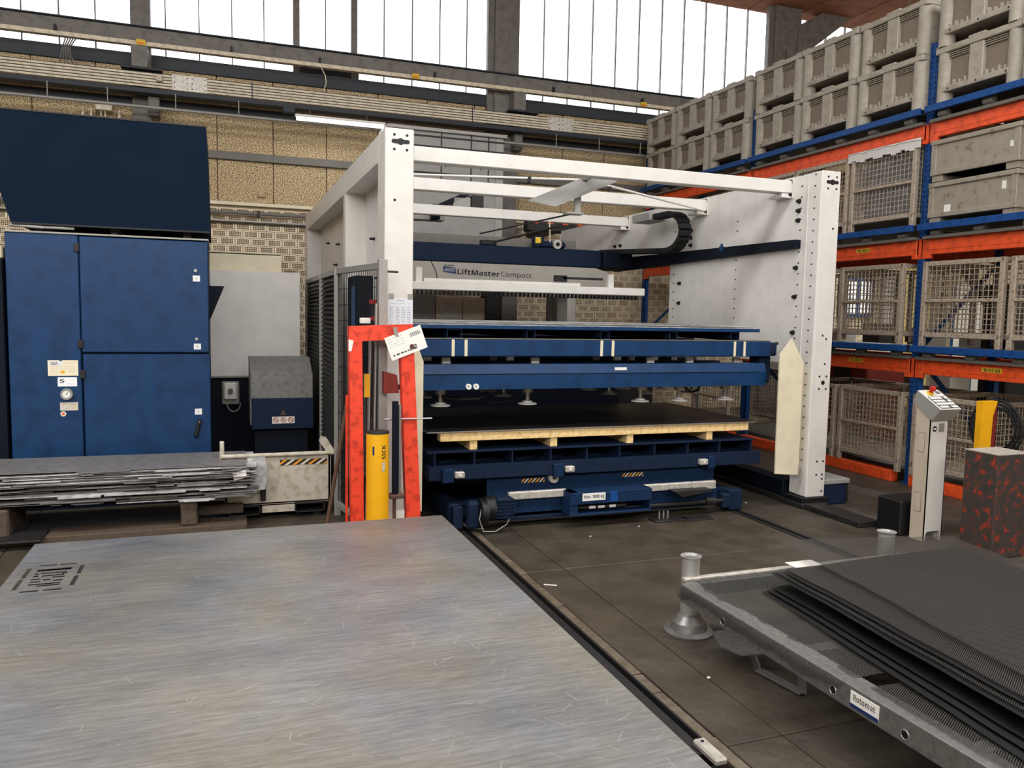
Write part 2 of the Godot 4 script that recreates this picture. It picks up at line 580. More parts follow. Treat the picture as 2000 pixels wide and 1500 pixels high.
# ---------------------------------------------------------------- the hall
func brick_mesh() -> ArrayMesh:
	var s := st()
	var w := 0.212
	var h := 0.101
	var d := 0.045
	var nx := 7
	var ny := 3
	var xs := [0.0]
	var ys := [0.0]
	for i in nx:
		var x0 := 0.022 + i * (w - 0.044) / nx
		var cw := (w - 0.044) / nx
		xs.append(x0 + cw * 0.12)
		xs.append(x0 + cw * 0.88)
	xs.append(w)
	for j in ny:
		var chh := (h - 0.024) / ny
		ys.append(0.012 + j * chh + chh * 0.1)
		ys.append(0.012 + j * chh + chh * 0.9)
	ys.append(h)
	for i in xs.size() - 1:
		for j in ys.size() - 1:
			var hole := i % 2 == 1 and j % 2 == 1
			var z := -0.06 if hole else 0.0
			quadn(s, Vector3(xs[i], ys[j], z), Vector3(xs[i + 1], ys[j], z), Vector3(xs[i + 1], ys[j + 1], z), Vector3(xs[i], ys[j + 1], z), Vector3.BACK)
			if hole:
				quadn(s, Vector3(xs[i], ys[j], z), Vector3(xs[i + 1], ys[j], z), Vector3(xs[i + 1], ys[j], 0), Vector3(xs[i], ys[j], 0), Vector3.UP)
				quadn(s, Vector3(xs[i], ys[j + 1], z), Vector3(xs[i + 1], ys[j + 1], z), Vector3(xs[i + 1], ys[j + 1], 0), Vector3(xs[i], ys[j + 1], 0), Vector3.DOWN)
				quadn(s, Vector3(xs[i], ys[j], z), Vector3(xs[i], ys[j + 1], z), Vector3(xs[i], ys[j + 1], 0), Vector3(xs[i], ys[j], 0), Vector3.RIGHT)
				quadn(s, Vector3(xs[i + 1], ys[j], z), Vector3(xs[i + 1], ys[j + 1], z), Vector3(xs[i + 1], ys[j + 1], 0), Vector3(xs[i + 1], ys[j], 0), Vector3.LEFT)
	quadn(s, Vector3(0, h, 0), Vector3(w, h, 0), Vector3(w, h, -d), Vector3(0, h, -d), Vector3.UP)
	quadn(s, Vector3(0, 0, 0), Vector3(w, 0, 0), Vector3(w, 0, -d), Vector3(0, 0, -d), Vector3.DOWN)
	quadn(s, Vector3(0, 0, 0), Vector3(0, h, 0), Vector3(0, h, -d), Vector3(0, 0, -d), Vector3.LEFT)
	quadn(s, Vector3(w, 0, 0), Vector3(w, h, 0), Vector3(w, h, -d), Vector3(w, 0, -d), Vector3.RIGHT)
	s.generate_normals()
	return s.commit()

func build_hall() -> void:
	# floor: sub-base with slabs
	var s := st()
	bx(s, Vector3(-20, -0.3, -12.7), Vector3(14, -0.05, 5.9))
	var fl := struct("floor", s, M.dark_steel)
	var xb := [-20.0, -15.0, -10.0, -7.0, -4.2, -1.4, 1.675]
	var xr := [1.83, 2.095, 4.125]
	var xq := [4.235, 6.2, 8.8, 11.4, 14.0]
	var zb := [-12.7, -11.2, -9.0, -6.9, -4.65, -2.475, -0.2, 2.4, 5.9]
	for xs in [xb, xr, xq]:
		for i in xs.size() - 1:
			for j in zb.size() - 1:
				box(fl, "slab", M.floor if (i + j) % 3 else M.floor2, xs[i] + 0.003, -0.06, zb[j] + 0.003, xs[i + 1] - 0.003, 0.0, zb[j + 1] - 0.003, 0.003)
	# broken kerb blocks beside the rail
	var z := -6.0
	while z < 3.0:
		var l := rng.randf_range(0.16, 0.42)
		box(fl, "kerb_block", M.kerb, 1.772, -0.06, z + 0.004, 1.826, rng.randf_range(-0.002, 0.006), z + l - 0.004, 0.004)
		z += l
	# left and right cart rails sunk in the floor
	for a in [[1.68, 1.772, "sunken steel cart rail with black groove beside the large front sheet", -6.0, -2.45], [4.13, 4.23, "sunken steel cart rail on the right of the lift cart", -11.0, 3.0]]:
		var x0: float = a[0]
		var x1: float = a[1]
		var t := thing("cart_rail", a[2], "rail", Vector3((x0 + x1) / 2, 0, (a[3] + a[4]) / 2))
		box(t, "inner_flange", M.dark_steel, x0, -0.05, a[3], x0 + (0.05 if x0 < 2 else 0.03), 0.004, a[4], 0.002)
		box(t, "outer_flange", M.dark_steel, x1 - (0.012 if x0 < 2 else 0.03), -0.05, a[3], x1, 0.004, a[4], 0.002)
		box(t, "groove", M.black, x0 + 0.03, -0.05, a[3], x1 - 0.012, -0.03, a[4])
	box(fl, "rail_infill", M.floor2, 1.68, -0.06, -2.3, 1.772, 0.0, 5.9)
	box(fl, "rail_infill", M.floor2, 1.68, -0.06, -12.7, 1.772, 0.0, -6.0)
	box(fl, "rail_infill", M.floor2, 4.13, -0.06, 3.0, 4.23, 0.0, 5.9)
	var stop := thing("rail_end_stop", "worn white end stop block on the near end of the cart rail", "end stop", Vector3(1.735, 0, -2.4))
	var ss := st()
	bx(ss, Vector3(1.70, 0, -2.52), Vector3(1.755, 0.03, -2.36), 0.008)
	part(stop, "block", ss, M.silver)
	ss = st()
	cyl(ss, Vector3(1.727, 0.028, -2.49), Vector3(1.727, 0.032, -2.49), 0.007, 0.007, 10)
	part(stop, "bolt", ss, M.black)

	# walls
	s = st()
	bx(s, Vector3(-20, 0, -12.75), Vector3(14, 5.13, -12.36))
	var wb := struct("wall_back", s, M.mortar)
	s = st()
	bx(s, Vector3(-20.3, 0, -12.75), Vector3(-20, 7.6, 5.9))
	struct("wall_left", s, M.wall_plain)
	s = st()
	bx(s, Vector3(14, 0, -12.75), Vector3(14.3, 7.6, 5.9))
	struct("wall_right", s, M.wall_plain)
	s = st()
	bx(s, Vector3(-20, 0, 5.6), Vector3(14, 4.8, 5.9))
	bx(s, Vector3(-20, 7.2, 5.6), Vector3(14, 7.6, 5.9))
	bx(s, Vector3(8.0, 4.8, 5.6), Vector3(14, 7.2, 5.9))
	struct("wall_front", s, M.wall_plain)
	s = st()
	bx(s, Vector3(-20, 7.4, -12.75), Vector3(14, 7.7, 5.9))
	struct("ceiling", s, M.ceiling)
	for i in 24:
		box(get_node("ceiling"), "deck_board", M.ceiling, -10.0 + i, 7.24, -12.55, -9.02 + i, 7.4, -3.6, 0.01)
	# window band behind the viewer, and added roof pane for fill: both glow
	s = st()
	bx(s, Vector3(-20, 4.8, 5.7), Vector3(8.0, 7.2, 5.74))
	var wf := struct("window_2", s, M.daylight)
	for i in 29:
		box(wf, "mullion", M.column, -20.0 + i, 4.8, 5.6, -19.94 + i, 7.2, 5.7)

	s = st()
	bx(s, Vector3(-13.2, 7.22, -3.55), Vector3(11.2, 7.4, -1.65))
	struct("window_3", s, M.daylight)  # glowing roof pane added for fill, out of view

	# perforated bricks of the lower wall
	var bm := brick_mesh()
	var rest: Array[Transform3D] = []
	for r in 29:
		for c in 155:
			var x := -20.0 + c * 0.2195 + (0.11 if r % 2 else 0.0)
			var y := 0.03 + r * 0.107
			if y > 3.1 or x > 13.7:
				continue
			var seen := (x > -0.35 and x < 1.25 and y > 2.15) or (x > 3.25 and x < 6.7 and y > 1.4 and y < 2.35) or (x > 2.0 and x < 4.6 and y > 2.55 and y < 2.95)
			if seen:
				var o := MeshInstance3D.new()
				o.mesh = bm
				o.material_override = M.brick if rng.randf() < 0.8 else M.brick_red
				o.name = "brick"
				wb.add_child(o, true)
				o.position = Vector3(x, y, -12.32 + rng.randf_range(-0.003, 0.003))
			else:
				rest.append(Transform3D(Basis.IDENTITY, Vector3(x, y, -12.32)))
	var mm := MultiMesh.new()
	mm.transform_format = MultiMesh.TRANSFORM_3D
	mm.mesh = bm
	mm.instance_count = rest.size()
	for i in rest.size():
		mm.set_instance_transform(i, rest[i])
	var mi := MultiMeshInstance3D.new()
	mi.multimesh = mm
	mi.material_override = M.brick
	mi.name = "brickwork"
	mi.set_meta("kind", "stuff")
	wb.add_child(mi, true)
	# aggregate panels in two courses
	for i in range(-26, 19):
		var x := -0.035 + i * 0.766
		if x > 13.2:
			continue
		box(wb, "panel", M.panel, x + 0.006, 3.215, -12.4, x + 0.760, 3.80, -12.30 + rng.randf_range(-0.004, 0.004), 0.006)
		box(wb, "panel", M.panel, x + 0.006, 3.91, -12.4, x + 0.760, 4.95, -12.30 + rng.randf_range(-0.004, 0.004), 0.006)
	box(wb, "lintel", M.cream, -20, 3.165, -12.36, 14, 3.212, -12.28, 0.004)
	# trims
	s = st()
	bx(s, Vector3(-20, 3.80, -12.36), Vector3(14, 3.91, -12.24), 0.006)
	struct("trim_1", s, M.warm_grey)
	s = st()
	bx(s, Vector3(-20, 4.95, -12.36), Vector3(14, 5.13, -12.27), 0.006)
	struct("trim_2", s, M.dark_girder)  # dark strip: the shadow below the sill is put into its colour
	# clerestory: glass planks between mullions
	var cl := Node3D.new()
	cl.name = "window_1"
	add_child(cl)
	org[cl] = Vector3.ZERO
	cl.set_meta("kind", "structure")
	var gx := -10.0
	for i in 80:
		gx = -0.698 + (i - 43) * 0.4405
		if gx + 0.44 > 13.9 or gx < -20.0:
			continue
		box(cl, "pane", M.glass, gx + 0.008, 5.13, -12.52, gx + 0.432, 7.4, -12.50)
		box(cl, "glazing_joint", M.column, gx - 0.008, 5.13, -12.53, gx + 0.008, 7.4, -12.48)
	for xm in [-3.8, 1.075, 1.918, 6.72, 12.0]:
		if xm < 6 or xm > 7:
			box(cl, "mullion", M.column, xm - 0.045, 5.13, -12.5, xm + 0.045, 7.4, -12.38, 0.005)
	box(cl, "infill_panel", M.dark_girder, 1.03, 5.1, -12.46, 1.99, 5.27, -12.42)
	# columns
	var n := 3
	for a in [[-16.6, 0.24], [-11.4, 0.24], [-6.2, 0.24], [-0.99, 0.24], [4.27, 0.40], [9.62, 0.56]]:
		s = st()
		var x: float = a[0]
		var w: float = a[1]
		bx(s, Vector3(x - w / 2, 0, -12.36), Vector3(x + w / 2, 7.4, -12.14), 0.008)
		if w > 0.3:
			bx(s, Vector3(x - w / 2 - 0.1, 0, -12.30), Vector3(x - w / 2 + 0.02, 7.4, -12.2), 0.004)
		if w > 0.5:
			bx(s, Vector3(x - 0.05, 6.2, -12.3), Vector3(x + 0.25, 6.5, -12.1), 0.0, Transform3D(Basis(Vector3.BACK, 0.0), Vector3.ZERO))
			prism(s, PackedVector2Array([Vector2(x + 0.2, 6.35), Vector2(x + 0.2, 6.95), Vector2(x + 1.0, 7.4), Vector2(x + 1.6, 7.4)]), "z", -12.3, -12.12)
		struct("trim_%d" % n, s, M.column)
		n += 1

func build_wall_fittings() -> void:
	# fascia girder hung in front of the glass
	var t := thing("fascia_girder", "long grey steel girder across the foot of the clerestory windows", "girder", Vector3(2, 5.3, -12.0))
	box(t, "web", M.column, -10, 5.213, -12.08, 14, 5.395, -12.02, 0.004)
	box(t, "top_flange", M.dark_girder, -10, 5.395, -12.12, 14, 5.415, -11.98, 0.004)
	for x in [-2.0, 0.15, 1.35, 3.05, 5.0, 6.6]:
		box(t, "clip", M.black, x, 5.216, -12.02, x + 0.03, 5.29, -11.97)
	t = thing("cable_tray", "cream perforated cable tray under the grey girder", "cable tray", Vector3(2, 5.18, -11.98))
	box(t, "tray", M.rail_cream, -10, 5.15, -12.06, 14, 5.21, -11.98, 0.003)
	box(t, "lip", M.rail_cream, -10, 5.148, -11.98, 14, 5.158, -11.95)
	var names := ["small orange marker plate on the cable tray above the dark hood", "small orange marker plate on the cable tray above the white portal", "small orange marker plate on the cable tray beside the stacked pallet boxes"]
	var k := 0
	for x in [-0.97, 2.76, 6.62]:
		var mk := thing("marker_plate", names[k], "marker", Vector3(x, 5.17, -11.96), "orange marker plates on the cable tray")
		box(mk, "plate", M.label_yellow, x - 0.055, 5.145, -11.9495, x + 0.055, 5.22, -11.935, 0.003)
		box(mk, "strip", M.orange, x - 0.045, 5.16, -11.936, x + 0.03, 5.175, -11.932)
		k += 1
	# corbel and conductor rails of the crane
	for x in [-0.99, 4.42]:
		var cb := thing("corbel", "grey bracket box on the %s column above the conductor rail" % ("left" if x < 0 else "middle"), "bracket", Vector3(x, 4.9, -12.0))
		box(cb, "box", M.column, x - 0.1, 4.86, -12.13, x + 0.1, 5.14, -11.92, 0.005)
		box(cb, "foot_plate", M.dark_girder, x - 0.22, 4.80, -12.13, x + 0.28, 4.83, -11.80, 0.004)
	t = thing("conductor_rail", "row of five cream conductor rails running along the back wall", "conductor rail", Vector3(2, 4.66, -11.8))
	for i in 5:
		box(t, "bar", M.rail_cream, -9.5, 4.578 + i * 0.038, -11.83, 7.0, 4.606 + i * 0.038, -11.80, 0.004)
		box(t, "backing", M.dark_girder, -9.5, 4.600 + i * 0.038, -11.84, 7.0, 4.618 + i * 0.038, -11.815)
	for x in [-0.59, 4.85]:
		var jp := box(t, "joint_plate", M.silver, x, 4.57, -11.80, x + 0.44, 4.775, -11.79, 0.002)
		for i in 2:
			for j in 3:
				for xx in [x + 0.03, x + 0.19, x + 0.25, x + 0.41]:
					if i == 0:
						rod(jp, "bolt", M.black, Vector3(xx, 4.60 + j * 0.07, -11.79), Vector3(xx, 4.60 + j * 0.07, -11.784), 0.008, 6)
	box(t, "terminal_box", M.rail_cream, -0.78, 4.66, -11.80, -0.71, 4.73, -11.75, 0.004)
	for x in [0.42, 3.6]:
		box(t, "clamp", M.dark_girder, x, 4.56, -11.80, x + 0.012, 4.79, -11.79)
	t = thing("runway_beam", "dark crane runway beam below the cream conductor rails", "beam", Vector3(2, 4.53, -11.85))
	box(t, "flange", M.dark_girder, -9.5, 4.50, -12.0, 7.0, 4.565, -11.80, 0.006)
	box(t, "web", M.dark_girder, -9.5, 4.42, -12.29, 7.0, 4.52, -12.2)
	for x in [-0.9, 4.35]:
		box(t, "bracket", M.warm_grey, x, 4.25, -12.15, x + 0.14, 4.50, -11.95, 0.01)
	t = thing("wall_pipe", "thin grey pipe on rod hangers along the back wall", "pipe", Vector3(2, 4.3, -11.8))
	rod(t, "pipe", M.fence_post, Vector3(-9.5, 4.316, -11.8), Vector3(7.0, 4.316, -11.8), 0.022, 10)
	for x in [-2.06, -1.37, -0.55, 0.25, 5.0, 5.75, 6.5]:
		rod(t, "hanger", M.fence_post, Vector3(x, 4.316, -11.8), Vector3(x, 4.52, -11.8), 0.008, 6)
	# batten lamp
	t = thing("batten_lamp", "lit white batten lamp hanging left of the white portal", "lamp", Vector3(1.6, 4.33, -11.6))
	box(t, "housing", M.label_white, 0.98, 4.345, -11.66, 2.24, 4.375, -11.56, 0.008)
	var s := st()
	cyl(s, Vector3(1.0, 4.325, -11.61), Vector3(2.22, 4.325, -11.61), 0.032, 0.032, 12)
	part(t, "diffuser", s, M.lamp_glow)
	rod(t, "suspension", M.fence_post, Vector3(1.2, 4.37, -11.62), Vector3(1.2, 4.51, -11.82), 0.004, 6)
	rod(t, "suspension", M.fence_post, Vector3(2.0, 4.37, -11.62), Vector3(2.0, 4.51, -11.82), 0.004, 6)
	box(t, "end_box", M.dark_girder, 0.82, 4.38, -11.68, 0.98, 4.46, -11.56, 0.006)
	var l := AreaLight3D.new()
	l.name = "batten_light"
	l.area_size = Vector2(1.2, 0.06)
	l.light_energy = 0.5
	l.shadow_enabled = true
	l.position = Vector3(1.6 - org[t].x, 4.285 - org[t].y, -11.61 - org[t].z)
	l.rotation_degrees = Vector3(-90, 0, 0)
	t.add_child(l)
	# cables over the hood, vertical conduits, wall fan, small boxes
	t = thing("cable_loop", "loose grey cables hanging from the tray above the hood", "cables", Vector3(-1.85, 4.9, -11.95))
	for i in 5:
		s = st()
		var x := -1.86 + i * 0.03
		tube(s, [Vector3(x, 5.14, -11.97), Vector3(x - 0.03 - 0.01 * i, 5.0, -11.92), Vector3(x - 0.06, 4.88, -11.93), Vector3(x - 0.07 + 0.03 * i, 4.76, -11.96)], 0.009, 6)
		part(t, "cable", s, M.warm_grey)
	t = thing("conduit_group", "cluster of upright white conduits rising behind the hood", "conduits", Vector3(-1.5, 4.2, -12.2))
	for a in [[-1.72, 0.022], [-1.62, 0.018], [-1.5, 0.012], [-1.45, 0.012], [-1.28, 0.022]]:
		rod(t, "conduit", M.rail_cream, Vector3(a[0], 3.2, -12.2), Vector3(a[0], 4.32, -12.2), a[1], 8)
	box(t, "wall_box", M.rail_cream, -1.56, 4.30, -12.29, -1.36, 4.40, -12.15, 0.006)
	t = thing("wall_fan", "round grey fan housing on the wall behind the hood", "fan", Vector3(-1.15, 3.95, -12.2))
	s = st()
	for i in 24:
		var a := TAU * i / 24
		var b := TAU * (i + 1) / 24
		cyl(s, Vector3(-1.0 + 0.3 * cos(a), 3.88 + 0.3 * sin(a), -12.18), Vector3(-1.0 + 0.3 * cos(b), 3.88 + 0.3 * sin(b), -12.18), 0.03, 0.03, 6)
	part(t, "ring", s, M.warm_grey)
	s = st()
	cyl(s, Vector3(-1.0, 3.88, -12.27), Vector3(-1.0, 3.88, -12.22), 0.29, 0.29, 24)
	part(t, "face", s, M.dark_girder)
	t = thing("wall_socket", "small grey box screwed to the lower aggregate panel", "wall box", Vector3(0.58, 3.35, -12.25))
	box(t, "box", M.panel, 0.51, 3.30, -12.31, 0.62, 3.40, -12.26, 0.01)
	t = thing("wall_cable", "thin white cable hanging from the girder onto the conductor rails", "cable", Vector3(1.4, 4.9, -11.9))
	s = st()
	tube(s, [Vector3(1.38, 5.14, -11.95), Vector3(1.43, 5.02, -11.9), Vector3(1.44, 4.92, -11.88), Vector3(1.40, 4.78, -11.85)], 0.008, 6)
	part(t, "cable", s, M.rail_cream)
	# pipes above the brickwork at left
	t = thing("service_pipe", "brown service pipe running above the perforated bricks", "pipe", Vector3(0.5, 3.07, -12.2))
	rod(t, "pipe", M.warm_grey, Vector3(-6, 3.05, -12.2), Vector3(4.6, 3.05, -12.2), 0.028, 10)
	for x in [-0.2, 0.5, 1.2, 3.6]:
		box(t, "clamp", M.dark_steel, x, 3.0, -12.31, x + 0.03, 3.09, -12.16)
	t = thing("cable_duct", "thin grey cable duct with clips over the perforated bricks", "cable duct", Vector3(0.5, 2.93, -12.24))
	box(t, "duct", M.fence_post, -6, 2.925, -12.30, 4.6, 2.95, -12.23, 0.003)
	box(t, "lower_cable", M.cable, -6, 2.905, -12.30, 4.6, 2.915, -12.27)

func inst(parent: Node, called: String, mesh: Mesh, m: Material, at: Vector3) -> MeshInstance3D:
	var o := MeshInstance3D.new()
	o.mesh = mesh
	place(parent, called, o, m)
	o.position += at
	return o

func bolt_mesh(r: float, l: float, ax: Vector3) -> ArrayMesh:
	var s := st()
	cyl(s, Vector3.ZERO, ax * l * 0.25, r * 1.25, r * 1.25, 10)
	cyl(s, ax * l * 0.25, ax * l, r, r * 0.92, 6)
	s.generate_normals()
	return s.commit()

# ---------------------------------------------------------------- white portal
func build_portal() -> void:
	var t := thing("loading_portal", "large white steel portal of the sheet loading machine", "portal", Vector3(3.07, 0, -5.6))
	# right-hand side: post, long panel, foot
	var s := st()
	bx(s, Vector3(4.862, 0.089, -5.75), Vector3(5.062, 2.95, -5.6), 0.006)
	var post := part(t, "front_post", s, M.white)
	s = st()
	prism(s, PackedVector2Array([Vector2(-5.61, 0.10), Vector2(-5.61, 2.945), Vector2(-11.2, 2.945), Vector2(-11.2, 2.62), Vector2(-9.6, 2.27), Vector2(-8.02, 2.27), Vector2(-8.02, 1.27), Vector2(-5.82, 1.27), Vector2(-5.82, 0.10)]), "x", 4.858, 4.885)
	bx(s, Vector3(4.885, 2.90, -11.2), Vector3(5.06, 2.945, -5.75), 0.004)
	bx(s, Vector3(4.885, 1.27, -8.02), Vector3(5.06, 2.27, -7.98), 0.004)
	var panel := part(t, "side_panel", s, M.white_panel)
	box(panel, "fold", M.white, 4.850, 0.10, -5.772, 4.860, 2.94, -5.757)
	box(panel, "lower_plate", M.white_panel, 4.852, 0.10, -5.757, 4.860, 0.36, -5.605)
	var big := bolt_mesh(0.018, 0.030, Vector3.LEFT)
	var small := bolt_mesh(0.006, 0.008, Vector3.LEFT)
	for i in 29:
		var y := 2.925 - i * 0.0965
		inst(panel, "screw", small, M.black, Vector3(4.858, y, -5.675))
		if i % 1 == 0 and i < 20:
			inst(panel, "screw", small, M.black, Vector3(4.858, y + 0.02, -5.845))
		if i > 2 and i < 14 and i != 5:
			inst(panel, "screw", small, M.black, Vector3(4.858, y, -6.77))
			inst(panel, "screw", small, M.black, Vector3(4.858, y, -7.93))
	for a in [[2.72, -5.87], [2.635, -5.87], [2.55, -5.87], [2.13, -5.87], [1.87, -5.87], [1.55, -5.87], [2.05, -7.80], [1.83, -7.80], [2.62, -7.6], [2.54, -7.6], [2.46, -7.6], [2.58, -9.4], [2.50, -9.4], [2.58, -9.25], [2.50, -9.25]]:
		inst(panel, "bolt", big, M.black, Vector3(4.858, a[0], a[1]))
	holes(post, 4.862, true)
	# pointed guard plate beside the right post
	s = st()
	prism(s, PackedVector2Array([Vector2(4.520, 0.32), Vector2(4.512, 1.36), Vector2(4.63, 1.50), Vector2(4.765, 1.30), Vector2(4.765, 0.30)]), "z", -5.62, -5.605)
	bx(s, Vector3(4.755, 0.30, -5.72), Vector3(4.765, 1.30, -5.61))
	bx(s, Vector3(4.765, 0.30, -5.72), Vector3(4.862, 1.28, -5.71))
	var guard := part(t, "guard_plate", s, M.cream)
	var front := bolt_mesh(0.017, 0.03, Vector3.BACK)
	for y in [1.30, 0.78, 0.30]:
		inst(guard, "bolt", front, M.black, Vector3(4.80, y, -5.71))
	# foot stack under the right post
	box(t, "foot_plate", M.black, 4.80, 0.045, -5.82, 5.09, 0.09, -5.57, 0.004)
	box(t, "levelling_foot", M.dark_steel, 4.78, 0.0, -5.86, 5.06, 0.045, -5.54, 0.008)
	# left-hand side
	s = st()
	bx(s, Vector3(1.08, 0.089, -5.87), Vector3(1.286, 2.945, -5.6), 0.006)
	var lp := part(t, "front_post", s, M.white)
	holes(lp, 1.08, false)
	box(t, "top_beam", M.white, 1.08, 2.745, -11.2, 1.286, 2.945, -5.868, 0.004)
	box(t, "middle_post", M.white, 1.08, 0.09, -7.62, 1.286, 2.75, -7.48, 0.004)
	box(t, "rear_post", M.white, 1.08, 0.09, -11.2, 1.286, 2.75, -11.0, 0.004)
	var lpan := box(t, "side_panel", M.white_panel, 1.262, 0.10, -11.1, 1.284, 2.75, -5.8)
	var stud := bolt_mesh(0.012, 0.045, Vector3.LEFT)
	for a in [[2.30, -7.0], [2.42, -6.6], [1.95, -6.75], [2.55, -8.4], [2.3, -8.6], [2.42, -9.2], [2.2, -9.4], [2.15, -8.2], [2.5, -10.1]]:
		inst(lpan, "stud", stud, M.black, Vector3(1.262, a[0], a[1]))
	s = st()
	prism(s, PackedVector2Array([Vector2(1.286, 0.2), Vector2(1.286, 1.42), Vector2(1.33, 1.42), Vector2(1.372, 1.31), Vector2(1.368, 0.2)]), "z", -5.63, -5.615)
	part(t, "guard_plate", s, M.cream)
	# cross beams and their end plates
	var k := 0
	for z in [-5.96, -7.30, -9.03]:
		var bm := box(t, "cross_beam", M.white, 1.284, 2.80, z - 0.11, 4.845, 2.912, z, 0.006)
		box(bm, "end_plate", M.white, 4.842, 2.755, z - 0.22, 4.858, 2.94, z + 0.01, 0.002)
		s = st()
		prism(s, PackedVector2Array([Vector2(z - 0.01, 2.80), Vector2(z - 0.01, 2.762), Vector2(z - 0.2, 2.762), Vector2(z - 0.2, 2.775)]), "x", 4.74, 4.845)
		part(bm, "gusset", s, M.white_panel)
		for yz in [[2.90, z - 0.02], [2.79, z - 0.02], [2.78, z - 0.17]]:
			inst(bm, "bolt", big, M.black, Vector3(4.842, yz[0], yz[1]))
		k += 1
	# thin tie rods
	rod(t, "tie_rod", M.white, Vector3(1.29, 2.80, -6.6), Vector3(3.15, 2.89, -6.62), 0.010, 8)
	rod(t, "tie_rod", M.white, Vector3(3.28, 2.86, -6.62), Vector3(4.84, 2.80, -7.32), 0.012, 8)
	for p in [Vector3(2.55, 2.85, -6.61), Vector3(3.36, 2.84, -6.66)]:
		box(t, "rod_clip", M.black, p.x - 0.015, p.y - 0.03, p.z - 0.015, p.x + 0.015, p.y + 0.02, p.z + 0.015, 0.004)
	# blue guide rail on the right panel
	s = st()
	prism(s, PackedVector2Array([Vector2(-5.83, 2.30), Vector2(-5.83, 2.375), Vector2(-9.3, 2.41), Vector2(-9.3, 2.245)]), "x", 4.79, 4.858)
	var rail := part(t, "guide_rail", s, M.navy)
	box(rail, "rail_stop", M.blue, 4.77, 2.35, -6.95, 4.80, 2.40, -6.90, 0.005)
	box(rail, "rail_lug", M.blue, 4.775, 2.34, -6.93, 4.79, 2.42, -6.91)
	# foot rail on the floor under the right side
	box(t, "base_bar", M.dark_steel, 4.80, 0.0, -11.0, 5.0, 0.05, -4.9, 0.006)
	box(t, "base_box", M.navy, 4.82, 0.05, -7.0, 4.98, 0.20, -5.86, 0.008)
	box(t, "rear_post", M.white_panel, 4.90, 0.05, -11.2, 5.06, 2.7, -11.04, 0.006)

func holes(post: Node, x: float, right: bool) -> void:
	var z := -5.6
	var cx := x + 0.11
	var s := st()
	cyl(s, Vector3(cx, 2.855, z - 0.01), Vector3(cx, 2.855, z + 0.0012), 0.024, 0.024, 16)
	bx(s, Vector3(cx - 0.05, 2.84, z - 0.01), Vector3(cx + 0.05, 2.87, z + 0.001), 0.0)
	cyl(s, Vector3(cx - 0.05, 2.855, z - 0.01), Vector3(cx - 0.05, 2.855, z + 0.0011), 0.015, 0.015, 12)
	cyl(s, Vector3(cx + 0.05, 2.855, z - 0.01), Vector3(cx + 0.05, 2.855, z + 0.0011), 0.015, 0.015, 12)
	part(post, "keyhole", s, M.black)
	var hm := st()
	cyl(hm, Vector3(0, 0, -0.01), Vector3(0, 0, 0.001), 0.010, 0.010, 10)
	hm.generate_normals()
	var m := hm.commit()
	var at := [[-0.045, 2.90], [0.045, 2.90], [-0.045, 2.80], [0.045, 2.80]]
	if right:
		at += [[0.03, 2.46], [-0.02, 1.53], [0.02, 1.50], [0.02, 1.28], [-0.03, 1.17], [0.045, 1.17], [-0.03, 1.06], [0.045, 1.06], [-0.01, 0.41], [0.06, 0.41], [-0.01, 0.29], [0.055, 0.29], [0.055, 0.25], [0.055, 0.14]]
	else:
		at += [[-0.04, 2.45], [0.02, 1.32], [0.02, 0.8]]
	for a in at:
		inst(post, "hole", m, M.black, Vector3(cx + a[0], a[1], z))
	if right:
		s = st()
		cyl(s, Vector3(cx + 0.01, 1.115, z - 0.01), Vector3(cx + 0.01, 1.115, z + 0.001), 0.02, 0.02, 14)
		part(post, "hole", s, M.black)

